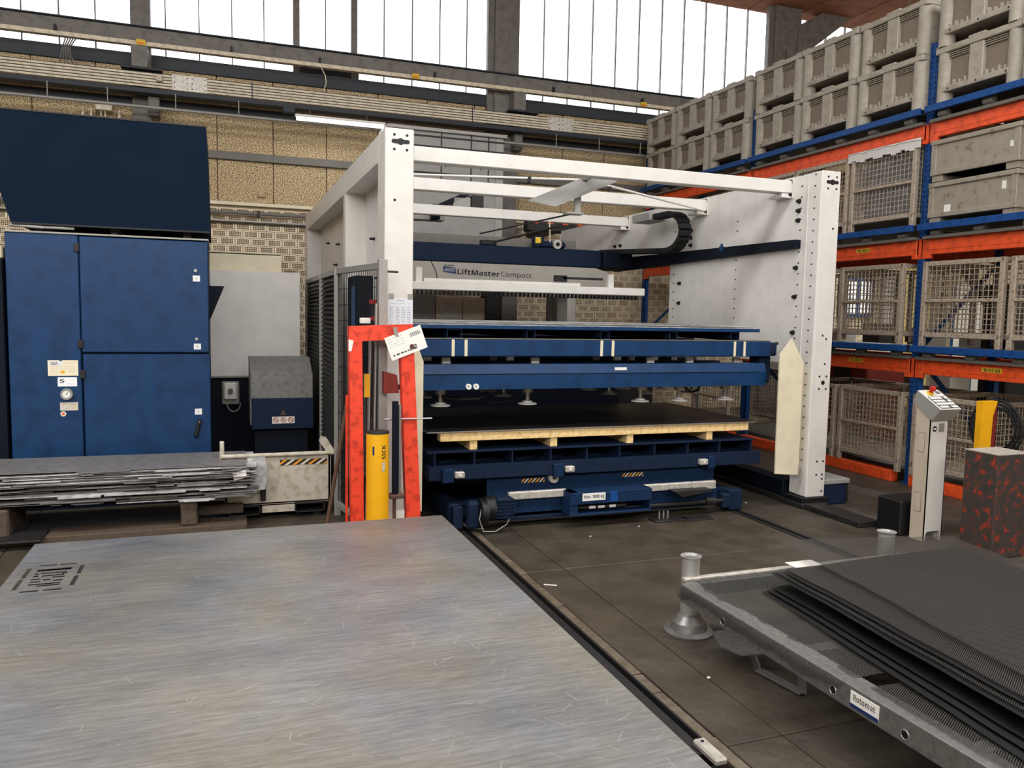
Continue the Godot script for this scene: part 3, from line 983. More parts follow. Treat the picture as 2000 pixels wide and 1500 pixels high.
# ---------------------------------------------------------------- lift cart with its load
func build_lift_table() -> void:
	var t := thing("lift_cart", "dark blue lift cart on floor rails carrying sheet metal", "lift cart", Vector3(2.98, 0, -5.7))
	# deck with ribs
	box(t, "deck_plate", M.blue_dirty, 1.46, 0.590, -7.35, 4.44, 0.602, -5.82)
	var rs := [1.52, 1.84, 2.155, 2.486, 2.81, 3.112, 3.445, 3.773, 4.097, 4.426]
	for x in rs:
		box(t, "rib", M.blue_dirty, x - 0.006, 0.485, -7.35, x + 0.006, 0.59, -5.83)
	for x in [1.72, 2.0, 2.36, 2.62, 3.0, 3.3, 3.95]:
		var s2 := st()
		bx(s2, Vector3(-0.16, 0.485, -0.03), Vector3(0.16, 0.50, 0.03), 0.0, Transform3D(Basis(Vector3.UP, 0.5), Vector3(x, 0, -6.05)))
		part(t, "diagonal", s2, M.blue_dirty)
	box(t, "deck_lower_plate", M.blue_dirty, 1.46, 0.478, -7.35, 4.49, 0.486, -5.78)
	var fb := box(t, "front_beam", M.blue_dirty, 1.46, 0.382, -5.92, 4.495, 0.48, -5.78, 0.006)
	var hs := st()
	cyl(hs, Vector3.ZERO, Vector3(0, 0, 0.002), 0.008, 0.008, 8)
	hs.generate_normals()
	var hm := hs.commit()
	for x in [1.95, 2.1, 2.29, 2.43, 2.78, 2.95, 3.2, 3.4, 3.6, 4.08, 4.25, 4.36]:
		inst(fb, "hole", hm, M.black, Vector3(x, 0.435, -5.78))
	for x in [[1.56, 1.65], [2.48, 2.57], [3.93, 4.0]]:
		box(t, "bracket_block", M.blue_mid, x[0], 0.37, -5.80, x[1], 0.478, -5.74, 0.006)
	var lx := [1.655, 2.58, 3.84]
	for i in 3:
		var lamp := box(t, "sensor", M.silver, lx[i], 0.405, -5.78, lx[i] + 0.08, 0.455, -5.73, 0.008)
		box(lamp, "lens", M.label_white, lx[i] + 0.03, 0.42, -5.73, lx[i] + 0.05, 0.44, -5.724, 0.003)
	# scissor arms and base box below the deck
	for z in [-6.0, -7.1]:
		for d in [0, 1]:
			var s3 := st()
			var a := Vector3(1.75, 0.10 if d else 0.36, z - 0.06 * d)
			var b := Vector3(4.2, 0.36 if d else 0.10, z - 0.06 * d)
			var q := (b - a)
			bx(s3, Vector3(0, -0.045, -0.02), Vector3(q.length(), 0.045, 0.02), 0.004, Transform3D(Basis(Vector3.BACK, atan2(q.y, q.x)), a))
			part(t, "scissor_arm", s3, M.blue_dirty)
	var bp := box(t, "base_panel", M.blue_mid, 1.95, 0.20, -5.86, 4.05, 0.365, -5.84)
	for x in [[2.24, 2.44], [3.15, 3.345]]:
		print_quad(bp, "hazard_strip", M.hazard, Vector3((x[0] + x[1]) / 2, 0.335, -5.838), Vector3(0.1, 0, 0), Vector3(0, 0.017, 0))
	var ws := st()
	cyl(ws, Vector3(2.507, 0.352, -5.85), Vector3(2.507, 0.352, -5.80), 0.042, 0.042, 20)
	var wheel := part(t, "hand_wheel", ws, M.silver)
	ws = st()
	cyl(ws, Vector3(2.507, 0.352, -5.80), Vector3(2.507, 0.352, -5.795), 0.012, 0.012, 10)
	part(wheel, "hub", ws, M.black)
	# chassis
	box(t, "floor_frame", M.blue_dirty, 1.75, 0.06, -7.4, 4.15, 0.12, -5.9, 0.005)
	box(t, "silver_bar", M.silver, 2.07, 0.228, -5.70, 2.56, 0.288, -5.66, 0.006)
	box(t, "silver_bar", M.silver, 3.24, 0.222, -5.70, 3.72, 0.280, -5.66, 0.006)
	box(t, "silver_bar", M.silver, 3.72, 0.212, -5.69, 3.95, 0.282, -5.65, 0.006)
	box(t, "front_beam_low", M.blue_mid, 2.0, 0.11, -5.78, 4.0, 0.215, -5.70, 0.005)
	box(t, "bottom_bar", M.blue_dirty, 2.05, 0.055, -5.74, 3.95, 0.085, -5.70, 0.004)
	var eb := st()
	bx(eb, Vector3(2.53, 0.19, -5.68), Vector3(3.25, 0.285, -5.52), 0.004)
	bx(eb, Vector3(2.53, 0.10, -5.68), Vector3(2.60, 0.285, -5.53), 0.004)
	bx(eb, Vector3(2.53, 0.10, -5.68), Vector3(3.25, 0.115, -5.52), 0.004)
	bx(eb, Vector3(3.235, 0.10, -5.68), Vector3(3.25, 0.285, -5.53))
	var boxp := part(t, "connection_box", eb, M.blue_mid)
	for x in [2.72, 2.80, 2.90]:
		box(boxp, "valve", M.label_white, x, 0.135, -5.62, x + 0.06, 0.158, -5.58, 0.004)
	rod(boxp, "coupling", M.dark_steel, Vector3(2.63, 0.145, -5.60), Vector3(3.05, 0.145, -5.60), 0.018, 10)
	box(boxp, "patch", M.rack_blue, 2.87, 0.20, -5.52, 2.94, 0.284, -5.517)
	var plate := box(boxp, "rating_plate", M.label_white, 2.63, 0.218, -5.52, 2.83, 0.278, -5.516, 0.001)
	org[plate] = org[boxp]
	text(boxp, "rating_text", "Max. 3000 kg", M.ink, Vector3(2.73, 0.248, -5.516), 0.175, 0.034, Vector3.RIGHT, Vector3.UP, true)
	# drive shaft, motor, end trucks
	rod(t, "drive_shaft", M.dark_steel, Vector3(3.0, 0.105, -5.64), Vector3(4.05, 0.105, -5.66), 0.019, 12)
	rod(t, "shaft_coupling", M.dark_steel, Vector3(3.85, 0.106, -5.655), Vector3(3.95, 0.106, -5.657), 0.034, 14)
	for x in [3.36, 3.40, 3.44]:
		rod(t, "pin", M.zinc, Vector3(x, 0.0, -5.58), Vector3(x, 0.075, -5.58), 0.008, 8)
	box(t, "kick_plate", M.dark_steel, 3.28, 0.0, -5.63, 3.60, 0.012, -5.50, 0.003)
	box(t, "kick_plate", M.dark_steel, 3.55, 0.0, -5.60, 3.82, 0.012, -5.47, 0.003)
	var cs := st()
	prism(cs, PackedVector2Array([Vector2(3.48, 0.235), Vector2(3.84, 0.235), Vector2(3.84, 0.22), Vector2(3.56, 0.185)]), "z", -5.66, -5.55)
	part(t, "shaft_cover", cs, M.dark_steel)
	var ms := st()
	cyl(ms, Vector3(1.86, 0.19, -5.62), Vector3(1.93, 0.19, -5.62), 0.085, 0.095, 18)
	cyl(ms, Vector3(1.82, 0.16, -5.62), Vector3(1.87, 0.16, -5.62), 0.10, 0.10, 18)
	part(t, "gear_housing", ms, M.black)
	ms = st()
	bx(ms, Vector3(1.93, 0.115, -5.70), Vector3(2.07, 0.275, -5.54), 0.02)
	for i in 6:
		bx(ms, Vector3(1.925, 0.125 + i * 0.026, -5.71), Vector3(2.075, 0.134 + i * 0.026, -5.53))
	part(t, "ribbed_motor", ms, M.blue_dirty)
	ms = st()
	bx(ms, Vector3(1.635, 0.02, -5.78), Vector3(1.715, 0.19, -5.70), 0.006)
	bx(ms, Vector3(1.62, 0.05, -6.3), Vector3(1.73, 0.19, -5.78), 0.02)
	bx(ms, Vector3(1.73, 0.03, -5.72), Vector3(1.83, 0.24, -5.62), 0.02)
	var truck := part(t, "end_truck", ms, M.blue_dirty)
	rod(truck, "wheel", M.dark_steel, Vector3(1.69, 0.076, -5.95), Vector3(1.76, 0.076, -5.95), 0.07, 20)
	ms = st()
	bx(ms, Vector3(4.10, 0.01, -5.78), Vector3(4.235, 0.185, -5.66), 0.008)
	bx(ms, Vector3(4.02, 0.04, -5.72), Vector3(4.10, 0.16, -5.64), 0.01)
	bx(ms, Vector3(4.11, 0.03, -6.3), Vector3(4.22, 0.17, -5.78), 0.02)
	truck = part(t, "end_truck", ms, M.blue_dirty)
	rod(truck, "wheel", M.dark_steel, Vector3(4.15, 0.076, -5.95), Vector3(4.21, 0.076, -5.95), 0.07, 20)
	ms = st()
	tube(ms, [Vector3(1.84, 0.24, -5.61), Vector3(1.80, 0.12, -5.56), Vector3(1.83, 0.03, -5.55), Vector3(1.93, 0.02, -5.56), Vector3(2.02, 0.07, -5.56), Vector3(2.05, 0.12, -5.57)], 0.005, 6)
	part(t, "loose_wire", ms, M.fence_post)

	# new timber pallet on the deck
	var p := thing("timber_pallet", "pale new timber pallet under the dark steel sheet", "pallet", Vector3(2.98, 0.602, -6.5))
	for z in [-5.93, -6.55, -7.2]:
		box(p, "beam", M.timber, 1.563, 0.677, z, 4.394, 0.7475, z + 0.095, 0.003)
	for x in [1.805, 2.487, 3.185, 3.969]:
		box(p, "bearer", M.timber, x, 0.602, -7.25, x + 0.062, 0.677, -5.85, 0.003)
	var k := 0
	for y in [0.7475, 0.7525, 0.7575]:
		var sh := box(self, "steel_sheet", M.black_sheet if k == 2 else M.sheet_edge, 1.457 + k * 0.001, y, -7.32, 4.456 - k * 0.001, y + 0.004, -5.82 - k * 0.001)
		tag(sh, ["thin dark steel sheet lying directly on the timber pallet", "thin dark steel sheet in the middle of the pallet load", "dark oily steel sheet on top of the timber pallet load"][k], "steel sheet", "steel sheets on the timber pallet")
		k += 1

	# suction lifter frame
	var f := thing("suction_frame", "blue suction frame with pads hanging over the dark sheet", "suction frame", Vector3(2.95, 0.93, -6.2))
	var ub := box(f, "upper_beam", M.blue, 1.33, 1.335, -5.92, 4.565, 1.468, -5.80, 0.008)
	for x in [1.646, 1.748, 2.899, 3.002, 4.186, 4.287]:
		box(ub, "wear_strip", M.cream, x - 0.012, 1.338, -5.80, x + 0.012, 1.466, -5.795, 0.002)
	box(ub, "top_edge", M.warm_grey, 1.33, 1.468, -5.93, 4.56, 1.476, -5.80, 0.002)
	box(f, "end_roller", M.blue_dirty, 4.565, 1.34, -5.98, 4.64, 1.46, -5.80, 0.015)
	rod(f, "end_pin", M.dark_steel, Vector3(4.62, 1.44, -5.88), Vector3(4.70, 1.45, -5.88), 0.014, 10)
	box(f, "end_bracket", M.blue_dirty, 4.50, 1.10, -6.02, 4.62, 1.34, -5.86, 0.01)
	var ss := st()
	prism(ss, PackedVector2Array([Vector2(-5.80, 1.08), Vector2(-5.80, 1.195), Vector2(-5.83, 1.275), Vector2(-5.95, 1.275), Vector2(-5.95, 1.08)]), "x", 1.33, 4.53)
	var lb := part(f, "lower_beam", ss, M.blue)
	box(lb, "seam", M.navy, 1.36, 1.197, -5.803, 4.46, 1.202, -5.797)
	box(lb, "type_plate", M.label_white, 3.03, 1.222, -5.815, 3.14, 1.246, -5.805, 0.001)
	for x in [1.77, 1.83]:
		ss = st()
		cyl(ss, Vector3(x, 1.105, -5.80), Vector3(x, 1.105, -5.78), 0.022, 0.022, 18)
		part(lb, "gauge", ss, M.label_white)
		ss = st()
		bx(ss, Vector3(-0.003, -0.004, 0), Vector3(0.003, 0.012, 0.002), 0.0, Transform3D(Basis(Vector3.BACK, 0.7), Vector3(x, 1.105, -5.78)))
		part(lb, "needle", ss, M.black)
	for z in [-6.45, -7.0, -7.4]:
		box(f, "rear_beam", M.blue_dirty, 1.33, 1.10, z - 0.1, 4.50, 1.26, z, 0.006)
		box(f, "rear_beam", M.blue_dirty, 1.33, 1.335, z - 0.1, 4.56, 1.46, z, 0.006)
	for x in [1.36, 2.0, 2.75, 3.6, 4.4]:
		box(f, "cross_member", M.blue_dirty, x, 1.12, -7.5, x + 0.08, 1.24, -5.9, 0.006)
	var cup := st()
	lathe(cup, Vector3.ZERO, [Vector2(0.0, 0.028), Vector2(0.035, 0.028), Vector2(0.045, 0.016), Vector2(0.078, 0.008), Vector2(0.080, 0.0), Vector2(0.0, 0.0)], 20)
	cup.generate_normals()
	var cup_m := cup.commit()
	for row in [[-6.1, 0.925], [-6.7, 0.93], [-7.15, 0.93]]:
		for x in [1.631, 2.377, 3.439, 3.829, 4.316]:
			var z: float = row[0]
			var stem := rod(f, "pad_stem", M.zinc, Vector3(x, 0.95, z), Vector3(x, 1.10, z), 0.018, 10)
			org[stem] = Vector3.ZERO
			var pad := inst(stem, "pad", cup_m, M.label_white, Vector3(x, row[1], z))
			rod(stem, "collar", M.silver, Vector3(x, 1.02, z), Vector3(x, 1.055, z), 0.042, 12)
			box(stem, "cylinder", M.label_white, x - 0.035, 1.20, z + 0.13, x + 0.035, 1.322, z + 0.17, 0.006)
	var hose := st()
	tube(hose, [Vector3(1.64, 1.0, -6.08), Vector3(1.78, 0.985, -6.0), Vector3(1.92, 0.99, -5.98), Vector3(2.0, 1.04, -6.0)], 0.011, 8)
	part(f, "hose", hose, M.cable)
	hose = st()
	tube(hose, [Vector3(2.3, 0.96, -6.12), Vector3(2.12, 0.94, -6.14), Vector3(2.02, 0.93, -6.1)], 0.008, 8)
	part(f, "hose", hose, M.cable)
	hose = st()
	tube(hose, [Vector3(3.86, 1.06, -6.1), Vector3(3.95, 1.0, -6.08), Vector3(4.02, 1.02, -6.08), Vector3(4.05, 1.08, -6.1)], 0.01, 8)
	part(f, "hose", hose, M.cable)

	# upper storage table with sheets
	var u := thing("upper_table", "blue ribbed storage table holding sheets above the suction frame", "table", Vector3(2.9, 1.476, -6.5))
	box(u, "edge_profile", M.blue, 1.33, 1.548, -7.3, 4.435, 1.578, -5.79, 0.003)
	for x in [[1.60, 1.72], [2.248, 2.322], [2.895, 2.974], [3.541, 3.615], [4.153, 4.237]]:
		box(u, "stringer_top", M.blue_dirty, x[0], 1.538, -7.3, x[1], 1.548, -5.81)
		box(u, "stringer_side", M.blue_dirty, x[0], 1.476, -7.3, x[0] + 0.006, 1.54, -5.81)
		box(u, "stringer_side", M.blue_dirty, x[1] - 0.006, 1.476, -7.3, x[1], 1.54, -5.81)
		box(u, "stringer_base", M.blue_dirty, x[0], 1.476, -7.3, x[1], 1.482, -5.81)
	box(u, "back_plate", M.navy, 1.33, 1.476, -7.32, 4.3, 1.548, -7.3)
	k = 0
	for a in [[1.30, 4.43, 1.578, -5.80], [1.30, 4.40, 1.586, -5.83], [1.34, 4.36, 1.594, -5.87], [1.28, 4.20, 1.602, -5.95]]:
		var sh := box(self, "steel_sheet", [M.scrap, M.zinc, M.scrap, M.zinc][k], a[0], a[2], -7.28, a[1], a[2] + 0.004 - 0.001 * (k % 2), a[3])
		tag(sh, ["lowest bright steel sheet on the blue upper table", "second bright steel sheet from the bottom on the upper table", "third bright steel sheet from the bottom on the upper table", "topmost bright steel sheet on the blue upper table"][k], "steel sheet", "steel sheets on the upper table")
		k += 1

# ---------------------------------------------------------------- rear part of the loader
func build_upper_machine() -> void:
	var t := thing("travel_girder", "dark blue travelling girder between the portal sides", "girder", Vector3(3.0, 2.26, -8.95))
	box(t, "girder", M.blue_dirty, 1.30, 2.262, -9.15, 4.42, 2.47, -8.9, 0.008)
	box(t, "end_carriage", M.navy, 4.40, 2.25, -9.3, 4.79, 2.47, -8.80, 0.01)
	box(t, "cable_trough", M.warm_grey, 1.9, 2.47, -9.5, 4.2, 2.60, -9.2, 0.006)
	var s := st()
	cyl(s, Vector3(3.82, 2.52, -8.95), Vector3(3.82, 2.52, -8.90), 0.055, 0.055, 18)
	var m := part(t, "motor_face", s, M.silver)
	s = st()
	cyl(s, Vector3(3.82, 2.52, -8.90), Vector3(3.82, 2.52, -8.89), 0.025, 0.025, 12)
	part(m, "hub", s, M.black)
	s = st()
	bx(s, Vector3(3.62, 2.47, -9.1), Vector3(3.95, 2.56, -8.93), 0.03)
	bx(s, Vector3(3.55, 2.47, -9.1), Vector3(3.68, 2.62, -8.98), 0.02)
	part(t, "motor", s, M.blue_dirty)
	box(t, "motor_plate", M.label_yellow, 3.56, 2.53, -8.98, 3.63, 2.60, -8.972)
	box(t, "latch", M.black, 2.85, 2.47, -8.98, 3.05, 2.53, -8.92, 0.01)
	s = st()
	tube(s, [Vector3(3.74, 2.53, -8.95), Vector3(3.72, 2.70, -8.92), Vector3(3.70, 2.85, -8.9)], 0.008, 6)
	part(t, "cable", s, M.rail_cream)
	rod(t, "strut", M.dark_steel, Vector3(3.02, 2.51, -8.9), Vector3(3.55, 2.66, -8.2), 0.012, 8)

	# energy chain
	var c := thing("energy_chain", "black plastic energy chain looping at the right portal panel", "cable chain", Vector3(4.66, 2.5, -8.0))
	var path: Array[Vector3] = []
	for i in 5:
		path.append(Vector3(4.66, 2.80, -8.05 + i * 0.075))
	for i in 9:
		var a := PI / 2 - PI * (i + 0.5) / 9.0
		path.append(Vector3(4.66, 2.60 + 0.20 * sin(a), -7.72 + 0.30 * cos(a)))
	for i in 24:
		path.append(Vector3(4.66, 2.40 + i * 0.004, -7.74 - i * 0.07))
	for i in path.size() - 1:
		var d := path[i + 1] - path[i]
		s = st()
		bx(s, Vector3(-0.07, -0.03, 0.004), Vector3(0.07, 0.03, d.length() - 0.004), 0.01, Transform3D(Basis(Vector3.RIGHT, -atan2(d.y, d.z)), path[i]))
		part(c, "link", s, M.rubber)
	box(c, "end_trough", M.grey_paint, 4.55, 2.76, -8.4, 4.78, 2.85, -8.0, 0.004)

	# deflector plate hung from the front beams
	t = thing("deflector_plate", "grey bent plate hanging under the front cross beam", "deflector", Vector3(2.9, 2.75, -6.5))
	s = st()
	var q := [Vector3(2.52, 2.66, -6.55), Vector3(3.05, 2.90, -6.55), Vector3(3.30, 2.885, -6.40), Vector3(2.72, 2.63, -6.40)]
	for e in [0.0, 0.006]:
		var w := Vector3(0, -e, 0)
		quadn(s, q[0] + w, q[1] + w, q[2] + w, q[3] + w, Vector3.UP if e == 0.0 else Vector3.DOWN)
	quadn(s, q[2], q[3], q[3] - Vector3(0, 0.03, 0), q[2] - Vector3(0, 0.03, 0), Vector3.BACK)
	quadn(s, q[0], q[3], q[3] - Vector3(0, 0.03, 0), q[0] - Vector3(0, 0.006, 0), Vector3.BACK)
	part(t, "plate", s, M.grey_paint)
	box(t, "bracket", M.fence_post, 2.93, 2.56, -6.50, 2.99, 2.72, -6.46, 0.004)
	box(t, "bracket_foot", M.fence_post, 2.84, 2.55, -6.52, 3.0, 2.57, -6.42, 0.003)
	box(t, "hanger", M.fence_post, 3.02, 2.86, -6.56, 3.06, 2.91, -6.06, 0.003)
	rod(t, "push_rod", M.dark_steel, Vector3(2.90, 2.555, -6.47), Vector3(2.42, 2.46, -7.6), 0.008, 8)

	# white rake beam with comb of pins
	t = thing("unloading_rake", "white rake beam with a black comb of pins beneath", "rake", Vector3(3.2, 1.88, -7.95))
	box(t, "beam", M.white, 1.32, 1.90, -8.1, 4.5, 1.985, -7.95, 0.008)
	box(t, "upper_rail", M.white, 1.95, 1.985, -8.1, 3.72, 2.022, -8.0, 0.005)
	for x in [1.86, 4.05]:
		box(t, "support", M.white, x, 1.97, -8.05, x + 0.07, 2.13, -7.98, 0.006)
	box(t, "sensor_bar", M.black, 3.4, 2.03, -8.02, 3.55, 2.10, -7.98, 0.006)
	box(t, "sensor_arm", M.black, 3.5, 2.06, -8.0, 3.98, 2.085, -7.98)
	var pin := st()
	cyl(pin, Vector3.ZERO, Vector3(0, -0.045, 0), 0.008, 0.012, 6)
	pin.generate_normals()
	var pm := pin.commit()
	for i in 66:
		inst(t, "pin", pm, M.black, Vector3(1.36 + i * 0.047, 1.90, -7.965))
	for i in 66:
		inst(t, "pin", pm, M.black, Vector3(1.38 + i * 0.047, 1.90, -8.05))

	# cover with the machine name
	t = thing("machine_cover", "grey rounded machine cover reading LiftMaster Compact", "cover", Vector3(3.1, 1.95, -8.7))
	s = st()
	prism(s, PackedVector2Array([Vector2(1.32, 1.96), Vector2(1.32, 2.235), Vector2(4.20, 2.235), Vector2(4.36, 2.19), Vector2(4.44, 2.12), Vector2(4.42, 2.05), Vector2(4.32, 1.99), Vector2(4.1, 1.96)]), "z", -9.0, -8.62)
	part(t, "shell", s, M.grey_cover)
	box(t, "lower_lip", M.grey_paint, 1.9, 1.96, -8.63, 4.0, 2.02, -8.58, 0.008)
	text(t, "name_bold", "LiftMaster", M.ink, Vector3(2.735, 2.128, -8.617), 0.50, 0.062, Vector3(1, -0.03, 0), Vector3.UP, true)
	text(t, "name_light", "Compact", M.dark_steel, Vector3(3.19, 2.112, -8.617), 0.37, 0.07, Vector3(1, -0.03, 0), Vector3.UP)
	s = st()
	prism(s, PackedVector2Array([Vector2(2.325, 2.125), Vector2(2.315, 2.185), Vector2(2.46, 2.175), Vector2(2.47, 2.108)]), "z", -8.619, -8.616)
	var logo := part(t, "blue_emblem", s, M.ink_blue)
	text(t, "emblem_text", "TRUMPF", M.ink, Vector3(2.385, 2.197, -8.617), 0.12, 0.016, Vector3.RIGHT, Vector3.UP, true)
	for i in 3:
		box(logo, "emblem_line", M.ink_white, 2.335, 2.135 + i * 0.014, -8.6158, 2.45, 2.138 + i * 0.014, -8.6152)
	s = st()
	tube(s, [Vector3(2.18, 2.235, -8.615), Vector3(2.24, 2.12, -8.615), Vector3(2.26, 1.99, -8.615)], 0.004, 6)
	part(t, "seam", s, M.dark_steel)

	t = thing("laser_bed", "long dark navy machine bed behind the suction frame", "machine bed", Vector3(2.9, 0, -9.2))
	box(t, "bed", M.navy, 1.33, 0.008, -10.4, 4.45, 1.40, -8.4, 0.01)
	box(t, "ledge", M.black, 1.33, 1.40, -10.4, 4.45, 1.46, -8.5, 0.006)
	# machine cell behind: grey cabinets, door with notice, posts
	t = thing("rear_cabinet", "low grey machine cabinet with a door and notice behind the table", "cabinet", Vector3(2.9, 0, -10.6))
	box(t, "left_panel", M.mirror_grey, 1.4, 0.0, -11.2, 2.72, 1.95, -10.5, 0.006)
	var dr := box(t, "door", M.cream, 2.73, 0.05, -11.2, 3.42, 1.88, -10.48, 0.006)
	var notice := sheet_image(64, 48, Color(0.88, 0.87, 0.83))
	dashes(notice, 14, 8, 50, 12, 6, 3, Color(0.5, 0.48, 0.46), 4)
	print_quad(dr, "notice", paper(notice), Vector3(2.93, 1.69, -10.475), Vector3(0.12, 0, 0), Vector3(0, 0.09, 0))
	box(dr, "door_gap", M.dark_steel, 3.10, 0.1, -10.482, 3.106, 1.86, -10.477)
	t = thing("dark_stand", "dark upright machine stand between door and bricks behind the table", "stand", Vector3(3.75, 0, -11))
	box(t, "column", M.dark_steel, 3.62, 0.0, -11.3, 3.86, 1.98, -11.0, 0.006)
	box(t, "box", M.warm_grey, 3.84, 1.5, -11.3, 4.08, 2.0, -10.95, 0.006)
	t = thing("grey_pillar", "grey square pillar in front of the perforated bricks", "pillar", Vector3(4.57, 0, -10.5))
	box(t, "shaft", M.mirror_grey, 4.50, 0, -10.6, 4.66, 1.93, -10.45, 0.006)
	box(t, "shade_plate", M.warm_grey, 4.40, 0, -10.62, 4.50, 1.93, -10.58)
	# big filter unit standing on the machine, seen above the beams
	t = thing("filter_unit", "tall grey framed filter unit standing behind the portal beams", "filter unit", Vector3(3.1, 0, -11.2))
	box(t, "body", M.grey_paint, 2.2, 2.45, -11.6, 3.74, 4.2, -11.05, 0.006)
	box(t, "top_rail", M.fence_post, 2.15, 4.19, -11.62, 3.90, 4.24, -11.0, 0.005)
	for y in [4.12, 3.98, 3.62]:
		box(t, "frame_bar", M.dark_steel, 2.2, y, -11.05, 3.86, y + 0.018, -11.03)
	for x in [2.42, 2.92, 3.36, 3.62]:
		box(t, "frame_post", M.dark_steel, x, 3.55, -11.05, x + 0.014, 4.19, -11.035)
	box(t, "side_post", M.fence_post, 3.74, 2.0, -11.3, 3.86, 4.2, -11.05, 0.005)
	for a in [[2.98, 3.18], [3.52, 3.40]]:
		s = st()
		bx(s, Vector3(-0.007, 0, 0), Vector3(0.007, 0.30, 0.012), 0.0, Transform3D(Basis(Vector3.BACK, -0.6 if a[0] < 3.2 else 0.6), Vector3(a[0], 3.72, -11.05)))
		part(t, "brace", s, M.dark_steel)
	box(t, "base_plate", M.dark_steel, 2.2, 2.40, -11.6, 3.9, 2.45, -11.0)
	t = thing("drive_unit", "small grey and navy drive unit on the rear cross beam", "drive unit", Vector3(2.7, 2.9, -9.3))
	box(t, "arm", M.mirror_grey, 1.5, 2.78, -9.6, 2.55, 2.90, -9.4, 0.005)
	box(t, "navy_block", M.navy, 2.36, 2.78, -9.5, 2.46, 2.96, -9.3, 0.006)
	box(t, "motor_box", M.grey_paint, 2.62, 2.86, -9.5, 2.84, 3.06, -9.3, 0.01)
	s = st()
	bx(s, Vector3(0, -0.03, -0.05), Vector3(0.42, 0.03, 0.05), 0.004, Transform3D(Basis(Vector3.BACK, 0.45), Vector3(2.44, 2.93, -9.35)))
	part(t, "link_arm", s, M.navy)
	box(t, "cap", M.dark_steel, 2.86, 2.92, -9.5, 3.02, 3.10, -9.35, 0.01)
	# hazard-marked crane hook block far behind
	t = thing("hook_block", "black and orange striped hook block behind the beams", "hook block", Vector3(4.6, 2.75, -11.4))
	box(t, "body", M.dark_steel, 4.35, 2.93, -11.5, 5.35, 3.10, -11.3, 0.02)
	box(t, "wall_arm", M.dark_steel, 4.7, 2.95, -12.3, 5.0, 3.08, -11.5, 0.01)
	for i in 4:
		box(t, "stripe", M.orange, 4.42 + i * 0.25, 3.05, -11.3, 4.52 + i * 0.25, 3.09, -11.296)
	t = thing("hazard_beam", "low beam with faded orange stripes behind the blue girder", "beam", Vector3(4.2, 2.35, -11.6))
	box(t, "beam", M.warm_grey, 2.0, 2.42, -11.7, 5.2, 2.62, -11.55, 0.006)
	for i in 5:
		box(t, "stripe", M.rust, 3.75 + i * 0.28, 2.46, -11.55, 3.87 + i * 0.28, 2.60, -11.546)

